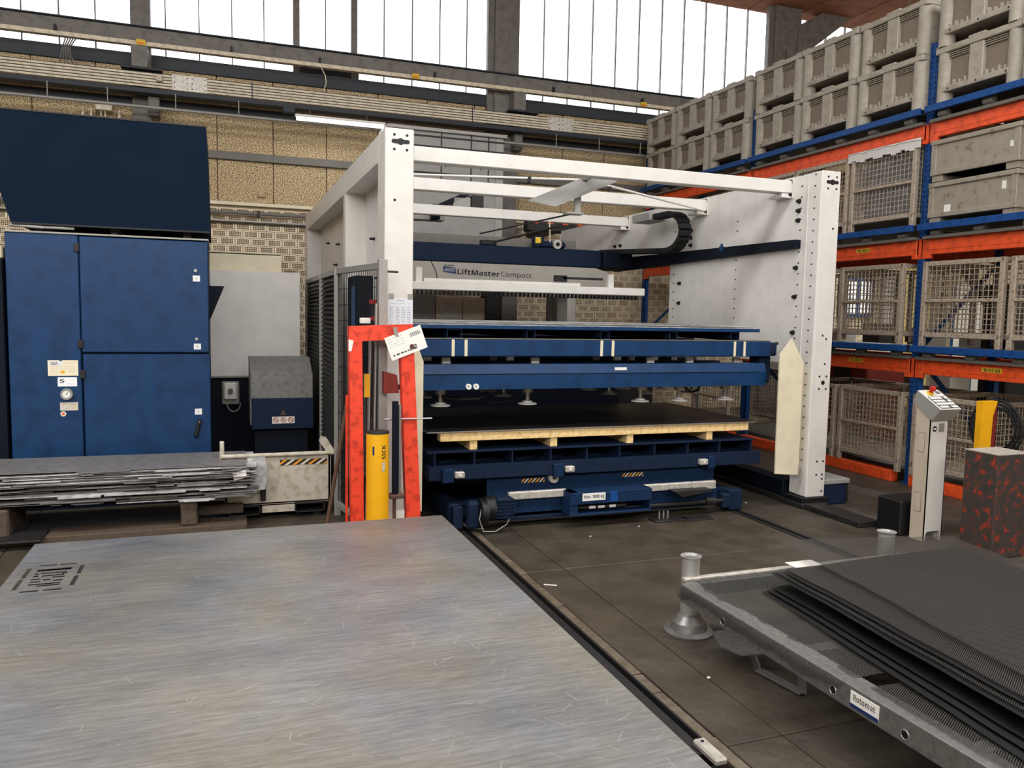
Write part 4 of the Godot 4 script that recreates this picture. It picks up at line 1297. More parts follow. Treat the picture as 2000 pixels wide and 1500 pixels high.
# ---------------------------------------------------------------- laser machine and scrap at the left
func build_left_side() -> void:
	var z := -7.2
	var t := thing("laser_cabinet", "tall blue machine cabinet with two doors and stickers", "cabinet", Vector3(-0.85, 0, -7.6))
	box(t, "body", M.navy, -1.575, 0.05, -8.4, -0.11, 2.22, z - 0.03, 0.004)
	box(t, "left_panel", M.blue, -1.582, 0.35, z - 0.04, -1.075, 2.232, z, 0.006)
	box(t, "plinth", M.navy, -1.56, 0.0, -8.3, -0.13, 0.36, z - 0.05)
	var d1 := box(t, "upper_door", M.blue, -1.068, 1.292, z - 0.04, -0.106, 2.222, z + 0.004, 0.006)
	var d2 := box(t, "lower_door", M.blue, -1.062, 0.36, z - 0.04, -0.100, 1.278, z + 0.004, 0.006)
	box(t, "top_cap", M.fence_post, -1.59, 2.232, -8.4, -0.10, 2.245, z + 0.01)
	for a in [[-1.085, 2.13], [-1.075, 1.36], [-1.065, 1.115]]:
		box(t, "hinge", M.dark_steel, a[0] - 0.02, a[1] - 0.035, z, a[0] + 0.02, a[1] + 0.035, z + 0.018, 0.005)
	var s := st()
	for a in [[d1, 1.979], [d1, 1.407]]:
		s = st()
		cyl(s, Vector3(-0.205, a[1], z), Vector3(-0.205, a[1], z + 0.014), 0.016, 0.013, 14)
		part(a[0], "lock", s, M.zinc)
	for a in [[d1, 1.914], [d1, 1.343], [d2, 0.79]]:
		var im := sheet_image(16, 16, Color(0.90, 0.90, 0.88))
		im.fill_rect(Rect2i(6, 5, 4, 6), Color(0.75, 0.75, 0.74))
		print_quad(a[0], "sticker", paper(im), Vector3(-0.199, a[1], z + 0.0055), Vector3(0.028, 0, 0), Vector3(0, 0.025, 0))
	s = st()
	bx(s, Vector3(-0.016, -0.13, 0), Vector3(0.016, 0.03, 0.028), 0.008, Transform3D(Basis(Vector3.BACK, -0.22), Vector3(-0.195, 0.70, z + 0.006)))
	cyl(s, Vector3(-0.195, 0.70, z), Vector3(-0.195, 0.70, z + 0.04), 0.02, 0.018, 12)
	var h := part(d2, "handle", s, M.black)
	rod(h, "key_barrel", M.zinc, Vector3(-0.193, 0.705, z + 0.04), Vector3(-0.193, 0.705, z + 0.046), 0.006, 8)
	# stickers and gauge on the left panel
	var im := sheet_image(128, 80, Color(0.93, 0.89, 0.77))
	im.fill_rect(Rect2i(6, 4, 56, 24), Color(0.88, 0.88, 0.87))
	im.fill_rect(Rect2i(50, 0, 10, 5), Color(0.15, 0.2, 0.28))
	dashes(im, 66, 8, 118, 26, 8, 3, Color(0.80, 0.76, 0.66), 11)
	dashes(im, 10, 32, 118, 60, 8, 3, Color(0.78, 0.72, 0.60), 12)
	im.fill_rect(Rect2i(54, 54, 16, 14), Color(0.93, 0.68, 0.10))
	dashes(im, 8, 64, 50, 76, 6, 2, Color(0.85, 0.80, 0.70), 13)
	var pl := print_quad(t, "yellowed_plate", paper(im), Vector3(-1.206, 1.166, z + 0.003), Vector3(0.108, 0, 0), Vector3(0, 0.063, 0))
	text(t, "plate_letters", "IWA", M.warm_grey, Vector3(-1.268, 1.203, z + 0.003), 0.05, 0.026, Vector3.RIGHT, Vector3.UP, true)
	im = sheet_image(96, 52, Color(0.95, 0.95, 0.94))
	dashes(im, 44, 10, 84, 22, 8, 2, Color(0.8, 0.8, 0.8), 14)
	dashes(im, 44, 36, 84, 44, 6, 2, Color(0.8, 0.8, 0.8), 15)
	print_quad(t, "white_plate", paper(im), Vector3(-1.178, 1.055, z + 0.003), Vector3(0.069, 0, 0), Vector3(0, 0.037, 0))
	text(t, "plate_letter", "S", M.ink, Vector3(-1.216, 1.062, z + 0.003), 0.034, 0.03, Vector3(1, 0.1, 0), Vector3.UP, true)
	s = st()
	cyl(s, Vector3(-1.184, 0.955, z), Vector3(-1.184, 0.955, z + 0.03), 0.047, 0.044, 24)
	var gz := part(t, "gauge", s, M.fence_post)
	s = st()
	cyl(s, Vector3(-1.184, 0.955, z + 0.03), Vector3(-1.184, 0.955, z + 0.031), 0.028, 0.028, 20)
	part(gz, "dial", s, M.label_white)
	s = st()
	bx(s, Vector3(-0.002, -0.006, 0), Vector3(0.002, 0.022, 0.002), 0.0, Transform3D(Basis(Vector3.BACK, -0.6), Vector3(-1.184, 0.955, z + 0.031)))
	part(gz, "needle", s, M.black)
	im = sheet_image(96, 48, Color(0.80, 0.77, 0.70))
	dashes(im, 6, 8, 30, 14, 6, 3, Color(0.5, 0.47, 0.4), 16)
	dashes(im, 60, 6, 88, 16, 6, 3, Color(0.55, 0.5, 0.42), 17)
	dashes(im, 60, 24, 88, 36, 6, 2, Color(0.85, 0.74, 0.45), 18)
	print_quad(t, "rating_plate", paper(im), Vector3(-1.171, 0.855, z + 0.003), Vector3(0.065, 0, 0), Vector3(0, 0.033, 0))
	s = st()
	cyl(s, Vector3(-1.214, 0.795, z), Vector3(-1.214, 0.795, z + 0.003), 0.021, 0.021, 18)
	var rs := part(t, "round_sticker", s, M.cream)
	s = st()
	cyl(s, Vector3(-1.214, 0.795, z + 0.003), Vector3(-1.214, 0.795, z + 0.004), 0.010, 0.010, 12)
	part(rs, "centre", s, M.orange)
	# navy hood
	t = thing("navy_hood", "huge dark navy hood above the blue cabinet", "hood", Vector3(-0.85, 2.3, -7.6))
	s = st()
	prism(s, PackedVector2Array([Vector2(-1.535, 2.305), Vector2(-1.60, 2.54), Vector2(-1.78, 3.165), Vector2(-0.106, 3.165), Vector2(-0.090, 2.305)]), "z", -8.4, z)
	part(t, "shell", s, M.navy_hood)
	box(t, "top_edge", M.dark_steel, -1.78, 3.16, -8.4, -0.106, 3.172, z + 0.006)
	box(t, "bottom_edge", M.black, -1.53, 2.295, z - 0.02, -0.09, 2.308, z + 0.008)
	for x in [-1.4, -0.85, -0.3]:
		box(t, "spacer", M.dark_steel, x, 2.245, -7.9, x + 0.05, 2.306, z - 0.1)
	var wire := st()
	tube(wire, [Vector3(-1.55, 2.285, z - 0.02), Vector3(-1.3, 2.275, z + 0.01), Vector3(-1.1, 2.28, z - 0.02)], 0.012, 6)
	part(t, "cable", wire, M.fence_post)
	# darker machine body further left
	t = thing("laser_machine", "dark machine body at the left edge beside the blue cabinet", "machine", Vector3(-2.6, 0, -7.8))
	box(t, "body", M.navy, -3.8, 0.0, -8.6, -1.62, 2.03, -7.3, 0.01)
	box(t, "cover", M.cream, -3.7, 2.03, -8.6, -1.63, 2.13, -7.35, 0.01)
	# pale cabinet behind and cream box on top
	t = thing("pale_cabinet", "pale grey flat cabinet on a navy base behind the blue cabinet", "cabinet", Vector3(0.33, 0, -8.8))
	box(t, "front", M.white_panel, -0.3, 0.985, -9.2, 0.762, 2.05, -8.5, 0.006)
	box(t, "base", M.navy, -0.3, 0.0, -9.2, 0.762, 0.985, -8.52, 0.004)
	box(t, "base_rail", M.fence_post, -0.3, 0.972, -8.53, 0.30, 0.988, -8.49)
	t = thing("cream_box", "flat cream box lying on the pale cabinet", "box", Vector3(0.2, 2.05, -8.9))
	box(t, "body", M.cream, -0.35, 2.05, -9.25, 0.585, 2.225, -8.62, 0.006)
	box(t, "lid", M.cream, -0.35, 2.235, -9.25, 0.585, 2.25, -8.62, 0.003)
	box(t, "lid_gap", M.black, -0.35, 2.225, -9.24, 0.58, 2.235, -8.64)
	t = thing("navy_fin", "dark pointed plate sticking out right of the blue cabinet", "plate", Vector3(-0.04, 1.56, -7.5))
	s = st()
	prism(s, PackedVector2Array([Vector2(-0.108, 1.545), Vector2(-0.108, 1.865), Vector2(0.022, 1.865)]), "z", -7.52, -7.50)
	part(t, "blade", s, M.navy)
	# switch box
	t = thing("switch_box", "white plastic switch box with cables on the navy base", "switch box", Vector3(0.07, 0.72, -8.45))
	box(t, "back_box", M.fence_post, -0.012, 0.70, -8.52, 0.155, 0.935, -8.46, 0.01)
	var cv := box(t, "cover", M.label_white, 0.01, 0.755, -8.46, 0.13, 0.925, -8.42, 0.01)
	rod(cv, "knob", M.warm_grey, Vector3(0.07, 0.845, -8.42), Vector3(0.07, 0.845, -8.395), 0.026, 16)
	wire = st()
	var loop := []
	for i in 13:
		var a := PI + PI * i / 12.0
		loop.append(Vector3(0.10 + 0.065 * cos(a), 0.72 + 0.09 * sin(a), -8.44))
	tube(wire, loop, 0.008, 6)
	part(t, "cable", wire, M.fence_post)
	# scuffed unit with warning signs
	t = thing("chip_conveyor", "scuffed grey and navy unit with warning signs behind the bin", "conveyor unit", Vector3(0.5, 0, -7.8))
	s = st()
	prism(s, PackedVector2Array([Vector2(-8.1, 0.6), Vector2(-8.1, 1.215), Vector2(-7.80, 1.215), Vector2(-7.62, 1.105), Vector2(-7.62, 0.6)]), "x", 0.235, 0.785)
	part(t, "cap", s, M.scuffed)
	box(t, "front_plate", M.scuffed, 0.238, 0.845, -7.66, 0.795, 1.090, -7.60, 0.006)
	var lowp := box(t, "lower_plate", M.blue_dirty, 0.245, 0.56, -7.66, 0.80, 0.848, -7.595, 0.006)
	box(t, "base", M.navy, 0.27, 0.0, -8.1, 0.75, 0.60, -7.66, 0.004)
	im = sheet_image(96, 32, Color(0.92, 0.90, 0.84))
	for k in 3:
		for y in 32:
			for x in 32:
				var rr := Vector2(x - 15.5, y - 15.5).length()
				if (rr < 13.0 and rr > 10.0) or (rr < 12.0 and absf(x - y) < 2.2):
					im.set_pixel(k * 32 + x, y, Color(0.66, 0.36, 0.28))
				elif rr < 9.0 and (x + k * 3) % 7 < 2:
					im.set_pixel(k * 32 + x, y, Color(0.35, 0.30, 0.27))
	print_quad(lowp, "prohibition_signs", paper(im), Vector3(0.525, 0.645, -7.593), Vector3(0.1, 0, 0), Vector3(0, 0.032, 0))
	s = st()
	prism(s, PackedVector2Array([Vector2(0.495, 0.69), Vector2(0.525, 0.745), Vector2(0.555, 0.69)]), "z", -7.596, -7.591)
	part(lowp, "warning_triangle", s, M.rust)
	# scrap bin
	t = thing("scrap_bin", "worn white steel bin with hazard stripes and fork pockets", "bin", Vector3(0.4, 0, -6.8))
	var fw := box(t, "front_wall", M.bin, 0.0, 0.115, -6.52, 0.82, 0.505, -6.5, 0.004)
	box(t, "rear_wall", M.bin, 0.0, 0.115, -7.2, 0.82, 0.37, -7.18)
	for sx in [0.0, 0.80]:
		s = st()
		prism(s, PackedVector2Array([Vector2(-7.2, 0.115), Vector2(-7.2, 0.37), Vector2(-6.5, 0.505), Vector2(-6.5, 0.115)]), "x", sx, sx + 0.02)
		part(t, "side_wall", s, M.bin)
	box(t, "bottom", M.bin, 0.0, 0.115, -7.2, 0.82, 0.13, -6.5)
	rod(t, "rim", M.bin, Vector3(-0.02, 0.515, -6.49), Vector3(0.84, 0.515, -6.49), 0.017, 10)
	box(t, "left_stub", M.bin, -0.03, 0.49, -6.56, 0.003, 0.63, -6.50, 0.006)
	s = st()
	prism(s, PackedVector2Array([Vector2(0.80, 0.50), Vector2(0.735, 0.60), Vector2(0.75, 0.635), Vector2(0.79, 0.63), Vector2(0.855, 0.52)]), "z", -6.6, -6.49)
	part(t, "right_wing", s, M.bin)
	print_quad(fw, "hazard_strip", M.hazard, Vector3(0.605, 0.447, -6.497), Vector3(0.185, 0, 0), Vector3(0, 0.022, 0))
	for x in [0.03, 0.53]:
		s = st()
		bx(s, Vector3(x, 0.108, -7.2), Vector3(x + 0.24, 0.118, -6.47))
		bx(s, Vector3(x, 0.04, -7.2), Vector3(x + 0.24, 0.05, -6.47))
		bx(s, Vector3(x, 0.04, -7.2), Vector3(x + 0.012, 0.118, -6.47))
		bx(s, Vector3(x + 0.228, 0.04, -7.2), Vector3(x + 0.24, 0.118, -6.47))
		var fp := part(t, "fork_pocket", s, M.dark_steel)
		box(fp, "dark_end", M.black, x + 0.012, 0.05, -7.15, x + 0.228, 0.108, -7.1)
	for x in [0.1, 0.68]:
		box(t, "foot", M.dark_steel, x, 0.0, -6.6, x + 0.06, 0.045, -6.52)
	box(t, "latch", M.dark_steel, 0.27, 0.15, -6.5, 0.31, 0.36, -6.47, 0.006)
	box(t, "cross_bar", M.bin, 0.28, 0.055, -6.49, 0.53, 0.108, -6.47)
	# offcut sheets on timber blocks
	var r := RandomNumberGenerator.new()
	r.seed = 5
	var y := 0.252
	var i := 0
	while y < 0.50:
		var th := r.randf_range(0.003, 0.010)
		var gap := r.randf_range(0.002, 0.009)
		var x1 := r.randf_range(0.14, 0.27)
		var x0 := r.randf_range(-3.6, -2.6) if r.randf() < 0.75 else r.randf_range(-1.5, -0.6)
		var o := st()
		var tilt := r.randf_range(-0.004, 0.004)
		var zf := -6.25 + r.randf_range(-0.05, 0.05)
		bx(o, Vector3(x0, 0, -0.62), Vector3(x1, th, 0), 0.0, Transform3D(Basis(Vector3.BACK, tilt) * Basis(Vector3.UP, r.randf_range(-0.015, 0.015)), Vector3(0, y, zf)))
		# torn tabs and notches along the front
		for q in r.randi_range(1, 4):
			var tx := r.randf_range(maxf(x0, -1.6), x1 - 0.2)
			bx(o, Vector3(0, 0, 0), Vector3(r.randf_range(0.05, 0.4), th * 0.8, r.randf_range(0.01, 0.05)), 0.0, Transform3D(Basis(Vector3.RIGHT, r.randf_range(-0.25, 0.25)), Vector3(tx, y, zf)))
		o.generate_normals()
		var sh := part(self, "offcut_sheet", o, M.scrap if r.randf() < 0.62 else M.scrap_dark)
		tag(sh, "thin offcut sheet, %s from the bottom of the scrap pile" % ordinal(i), "offcut sheet", "offcut sheets in the scrap pile")
		y += th + gap
		i += 1
	# loose pieces at the pile's right end
	s = st()
	prism(s, PackedVector2Array([Vector2(0.19, 0.26), Vector2(0.17, 0.52), Vector2(0.30, 0.53), Vector2(0.315, 0.40), Vector2(0.30, 0.27)]), "z", -6.36, -6.354)
	tag(part(self, "upright_offcut", s, M.scrap), "small upright offcut leaning at the right end of the scrap pile", "offcut sheet")
	s = st()
	prism(s, PackedVector2Array([Vector2(0.07, 0.38), Vector2(0.06, 0.44), Vector2(0.155, 0.455), Vector2(0.16, 0.40)]), "z", -6.215, -6.212)
	tag(part(self, "white_offcut", s, M.label_white), "small white scrap of sheet stuck in the pile", "offcut")
	var names := ["square timber block under the right part of the scrap pile", "square timber block under the scrap pile at the left edge"]
	var k := 0
	for x in [-0.305, -1.52]:
		var bl := box(self, "timber_block", M.old_wood, x, 0.055, -6.75, x + 0.115, 0.25, -6.22, 0.012)
		tag(bl, names[k], "timber block", "timber blocks under the scrap pile")
		k += 1
	tag(box(self, "timber_bearer", M.old_wood, -1.7, 0.0, -6.42, 0.16, 0.055, -6.18, 0.006), "long grubby plank on the floor under the timber blocks", "plank")
	tag(box(self, "wooden_skid", M.old_wood, -0.19, 0.07, -6.60, 0.14, 0.145, -6.45, 0.006), "grey wooden beam between timber block and steel bin", "beam")
	tag(box(self, "steel_flat", M.dark_steel, -1.9, 0.056, -6.35, -1.18, 0.07, -6.05, 0.003), "dark steel plate lying by the left timber block", "plate")

# ---------------------------------------------------------------- fence, barrier and light curtain
func mesh_panel(s: SurfaceTool, a: Vector3, b: Vector3, y0: float, y1: float, sx: float, sy: float, r: float) -> void:
	var d := b - a
	var n := int(d.length() / sx)
	var side := d.normalized().cross(Vector3.UP) * r
	var al := d.normalized() * r
	for i in n + 1:
		var p := a + d * (float(i) / n)
		var v := [p - side - al, p + side - al, p + side + al, p - side + al]
		for k in 4:
			var e: Vector3 = v[k]
			var f: Vector3 = v[(k + 1) % 4]
			quadn(s, Vector3(e.x, y0, e.z), Vector3(f.x, y0, f.z), Vector3(f.x, y1, f.z), Vector3(e.x, y1, e.z), e + f - 2.0 * p)
	var m := int((y1 - y0) / sy)
	for j in m + 1:
		var y := y0 + (y1 - y0) * j / m
		var up := Vector3(0, r, 0)
		for q in [[side, up, side - up], [-side, up, -side - up]]:
			pass
		quadn(s, Vector3(a.x, y, a.z) + side + up, Vector3(b.x, y, b.z) + side + up, Vector3(b.x, y, b.z) + side - up, Vector3(a.x, y, a.z) + side - up, side)
		quadn(s, Vector3(a.x, y, a.z) - side + up, Vector3(b.x, y, b.z) - side + up, Vector3(b.x, y, b.z) - side - up, Vector3(a.x, y, a.z) - side - up, -side)
		quadn(s, Vector3(a.x, y, a.z) + side + up, Vector3(b.x, y, b.z) + side + up, Vector3(b.x, y, b.z) - side + up, Vector3(a.x, y, a.z) - side + up, up)

func bar(s: SurfaceTool, a: Vector3, b: Vector3, w: float, h: float) -> void:
	var d := b - a
	var u := d.normalized()
	var f := Vector3.UP if absf(u.y) < 0.9 else Vector3.RIGHT
	var sd := u.cross(f).normalized()
	var up := sd.cross(u)
	bx(s, Vector3(-w / 2, -h / 2, 0), Vector3(w / 2, h / 2, d.length()), 0.002, Transform3D(Basis(sd, up, u), a))

func build_barrier() -> void:
	var posts := [Vector3(0.89, 0, -9.03), Vector3(0.874, 0, -7.54), Vector3(0.868, 0, -6.46), Vector3(1.035, 0, -5.44)]
	var labels := ["far narrow safety fence panel with dark slats beside the portal", "middle safety fence panel with dark slats beside the portal", "near wire mesh safety fence panel behind the orange barrier"]
	for i in 3:
		var a: Vector3 = posts[i]
		var b: Vector3 = posts[i + 1]
		var t := thing("fence_panel", labels[i], "fence", a, "safety fence panels")
		var s := st()
		bar(s, a, a + Vector3(0, 2.0, 0), 0.05, 0.05)
		part(t, "post", s, M.fence_post)
		s = st()
		bar(s, a + Vector3(0, 1.98, 0), b + Vector3(0, 1.98, 0), 0.035, 0.045)
		part(t, "rail", s, M.fence_post)
		s = st()
		bar(s, a + Vector3(0, 0.10, 0), b + Vector3(0, 0.10, 0), 0.035, 0.045)
		part(t, "rail", s, M.fence_post)
		var d := (b - a).normalized()
		if i < 2:
			s = st()
			for j in 46:
				var y := 0.14 + j * 0.04
				var q := Transform3D(Basis(Vector3.UP, atan2(d.x, d.z)) * Basis(Vector3.BACK, 0.9), a + Vector3(0, y, 0) + d * 0.05)
				bx(s, Vector3(-0.028, -0.002, 0), Vector3(0.028, 0.002, (b - a).length() - 0.1), 0.0, q)
			part(t, "slats", s, M.rubber)
		else:
			s = st()
			mesh_panel(s, a + d * 0.03, b - d * 0.03, 0.12, 1.96, 0.04, 0.12, 0.0022)
			var w := part(t, "wire_mesh", s, M.rubber)
			s = st()
			bar(s, b, b + Vector3(0, 2.02, 0), 0.07, 0.06)
			var ep := part(t, "end_post", s, M.fence_post)
			rod(ep, "bolt", M.dark_steel, b + Vector3(-0.02, 1.94, 0), b + Vector3(0.11, 1.94, 0), 0.007, 8)
	# control cabinet seen through the mesh
	var c := thing("control_box", "dark blue control box with lamps seen through the fence mesh", "control box", Vector3(1.03, 0.9, -6.0))
	box(c, "body", M.navy, 0.93, 1.2, -6.3, 1.06, 1.93, -5.95, 0.006)
	box(c, "blue_panel", M.blue, 0.925, 1.55, -6.1, 0.93, 1.85, -5.95)
	for k in 3:
		rod(c, "red_lamp", M.red, Vector3(1.02, 1.72 - k * 0.12, -5.72), Vector3(1.02, 1.75 - k * 0.12, -5.72), 0.03, 12)
	rod(c, "lamp_pole", M.black, Vector3(1.02, 0.9, -5.72), Vector3(1.02, 1.75, -5.72), 0.018, 10)
	box(c, "switch", M.label_white, 0.905, 1.58, -5.60, 0.975, 1.62, -5.55, 0.004)
	# folded steel straps and yellow wedge behind the frame
	var w2 := thing("leaning_strap", "bent grey steel strap standing inside the orange frame", "strap", Vector3(0.95, 0, -5.4))
	var s := st()
	bar(s, Vector3(0.93, 0.0, -5.45), Vector3(0.955, 1.55, -5.45), 0.05, 0.012)
	bar(s, Vector3(0.975, 0.6, -5.42), Vector3(0.99, 1.72, -5.42), 0.04, 0.012)
	part(w2, "strap", s, M.fence_post)
	box(w2, "yellow_plate", M.yellow, 0.905, 1.08, -5.40, 0.945, 1.24, -5.395)
	# orange protection frame
	var t := thing("impact_frame", "orange red steel protection frame around the yellow sensor column", "protection frame", Vector3(1.0, 0, -5.3))
	var z0 := -5.36
	var z1 := -5.28
	s = st()
	prism(s, PackedVector2Array([Vector2(0.806, 0.0), Vector2(0.786, 1.562), Vector2(0.872, 1.468), Vector2(0.890, 0.0)]), "z", z0, z1)
	part(t, "left_leg", s, M.red_orange)
	s = st()
	prism(s, PackedVector2Array([Vector2(0.786, 1.565), Vector2(1.216, 1.585), Vector2(1.13, 1.48), Vector2(0.872, 1.468)]), "z", z0, z1)
	part(t, "top_bar", s, M.red_orange)
	s = st()
	prism(s, PackedVector2Array([Vector2(1.192, 0.0), Vector2(1.128, 1.478), Vector2(1.214, 1.585), Vector2(1.222, 1.45), Vector2(1.292, 0.0)]), "z", z0, z1)
	part(t, "right_leg", s, M.red_orange)
	s = st()
	prism(s, PackedVector2Array([Vector2(0.782, 1.40), Vector2(0.782, 1.48), Vector2(0.815, 1.47), Vector2(0.80, 1.40)]), "z", z1, z1 + 0.004)
	part(t, "tape_patch", s, M.label_white)
	box(t, "side_flange", M.red_orange, 0.775, 0.0, -5.37, 0.790, 1.10, -5.355)
	# yellow sensor column
	t = thing("sensor_column", "yellow round sensor column lettered SICK in the orange frame", "sensor column", Vector3(0.97, 0, -5.22))
	s = st()
	cyl(s, Vector3(0.97, 0.0, -5.24), Vector3(0.97, 0.855, -5.24), 0.076, 0.076, 28)
	part(t, "tube", s, M.yellow)
	s = st()
	cyl(s, Vector3(0.97, 0.855, -5.24), Vector3(0.97, 0.868, -5.24), 0.078, 0.076, 28)
	part(t, "cap", s, M.dark_steel)
	text(t, "maker_letters", "SICK", M.ink, Vector3(0.998, 0.735, -5.170), 0.095, 0.028, Vector3.UP, Vector3(-1, 0, 0.35).normalized(), true)
	box(t, "emblem", M.ink_blue, 0.925, 0.715, -5.186, 0.965, 0.775, -5.172, 0.002)
	s = st()
	prism(s, PackedVector2Array([Vector2(0.985, 0.60), Vector2(0.985, 0.67), Vector2(1.005, 0.665), Vector2(1.005, 0.615)]), "z", -5.18, -5.166)
	part(t, "worn_patch", s, M.silver)
	# post with dark rod and red box
	t = thing("mirror_column", "dark round rod with chrome strip standing beside the yellow column", "sensor rod", Vector3(1.10, 0, -5.27))
	rod(t, "rod", M.navy, Vector3(1.092, 0.42, -5.25), Vector3(1.090, 1.065, -5.25), 0.022, 16)
	rod(t, "chrome_strip", M.zinc, Vector3(1.126, 0.40, -5.26), Vector3(1.124, 1.04, -5.26), 0.010, 10)
	box(t, "clamp", M.rust, 1.05, 0.40, -5.30, 1.15, 0.43, -5.22, 0.006)
	box(t, "white_base", M.label_white, 1.05, 0.0, -5.33, 1.17, 0.30, -5.30)
	rod(t, "spindle", M.rust, Vector3(1.09, 0.25, -5.26), Vector3(1.09, 0.42, -5.26), 0.012, 10)
	rod(t, "cross_pin", M.zinc, Vector3(1.02, 0.94, -5.27), Vector3(1.35, 0.94, -5.27), 0.006, 8)
	t = thing("red_actuator", "dark red box actuator behind the orange frame", "actuator", Vector3(1.08, 1.11, -5.3))
	s = st()
	prism(s, PackedVector2Array([Vector2(1.03, 1.11), Vector2(1.03, 1.26), Vector2(1.12, 1.235), Vector2(1.135, 1.11)]), "z", -5.42, -5.34)
	part(t, "body", s, M.dark_red)
	rod(t, "knob", M.black, Vector3(1.13, 1.15, -5.37), Vector3(1.165, 1.15, -5.37), 0.018, 12)
	# papers
	var im := sheet_image(96, 96, Color(0.87, 0.885, 0.90))
	dashes(im, 34, 8, 60, 14, 5, 2, Color(0.45, 0.47, 0.5), 21)
	dashes(im, 6, 18, 90, 22, 6, 1, Color(0.5, 0.52, 0.55), 22)
	for cc in [4, 30, 52, 74]:
		dashes(im, cc, 30, cc + 14, 92, 6, 2, Color(0.55, 0.57, 0.6), 23 + cc)
	t = thing("taped_list", "white printed list taped to the left portal post", "paper", Vector3(1.2, 1.6, -5.59))
	print_quad(t, "sheet", paper(im), Vector3(1.197, 1.665, -5.597), Vector3(0.088, 0.0, 0), Vector3(0, 0.098, 0))
	for x in [1.125, 1.262]:
		box(t, "tape", M.fence_post, x - 0.015, 1.755, -5.597, x + 0.022, 1.795, -5.596)
	im = sheet_image(128, 80, Color(0.93, 0.925, 0.89))
	dashes(im, 8, 10, 60, 40, 9, 2, Color(0.72, 0.71, 0.68), 31)
	for x in range(84, 118, 3):
		im.fill_rect(Rect2i(x, 14, 1 + x % 2, 14), Color(0.35, 0.35, 0.35))
	dashes(im, 10, 64, 90, 76, 9, 5, Color(0.25, 0.25, 0.25), 32)
	t = thing("hanging_tag", "tilted white cardboard tag hanging on the orange frame", "tag", Vector3(1.16, 1.45, -5.27))
	var rt := Vector3(0.122, 0.047, 0.0)
	var up := Vector3(-0.027, 0.076, 0.0)
	print_quad(t, "card", paper(im), Vector3(1.166, 1.459, -5.268), rt, up)
	print_quad(t, "back", M.label_white, Vector3(1.166, 1.459, -5.270), -rt, up)
	s = st()
	cyl(s, Vector3(1.206, 1.435, -5.268), Vector3(1.206, 1.435, -5.262), 0.016, 0.016, 14)
	part(t, "washer", s, M.rust)
	text(t, "number", "2", M.ink, Vector3(1.232, 1.437, -5.267), 0.016, 0.03, rt, up, true)
	s = st()
	prism(s, PackedVector2Array([Vector2(1.085, 1.51), Vector2(1.075, 1.56), Vector2(1.10, 1.565), Vector2(1.115, 1.50)]), "z", -5.267, -5.264)
	part(t, "wire_tie", s, M.fence_post)
	# leaning stick
	t = thing("leaning_stick", "rusty brown rod leaning against the fence by the bin", "rod", Vector3(0.7, 0, -5.6))
	rod(t, "rod", M.rust, Vector3(0.63, 0.0, -5.45), Vector3(0.80, 1.05, -5.45), 0.014, 8)

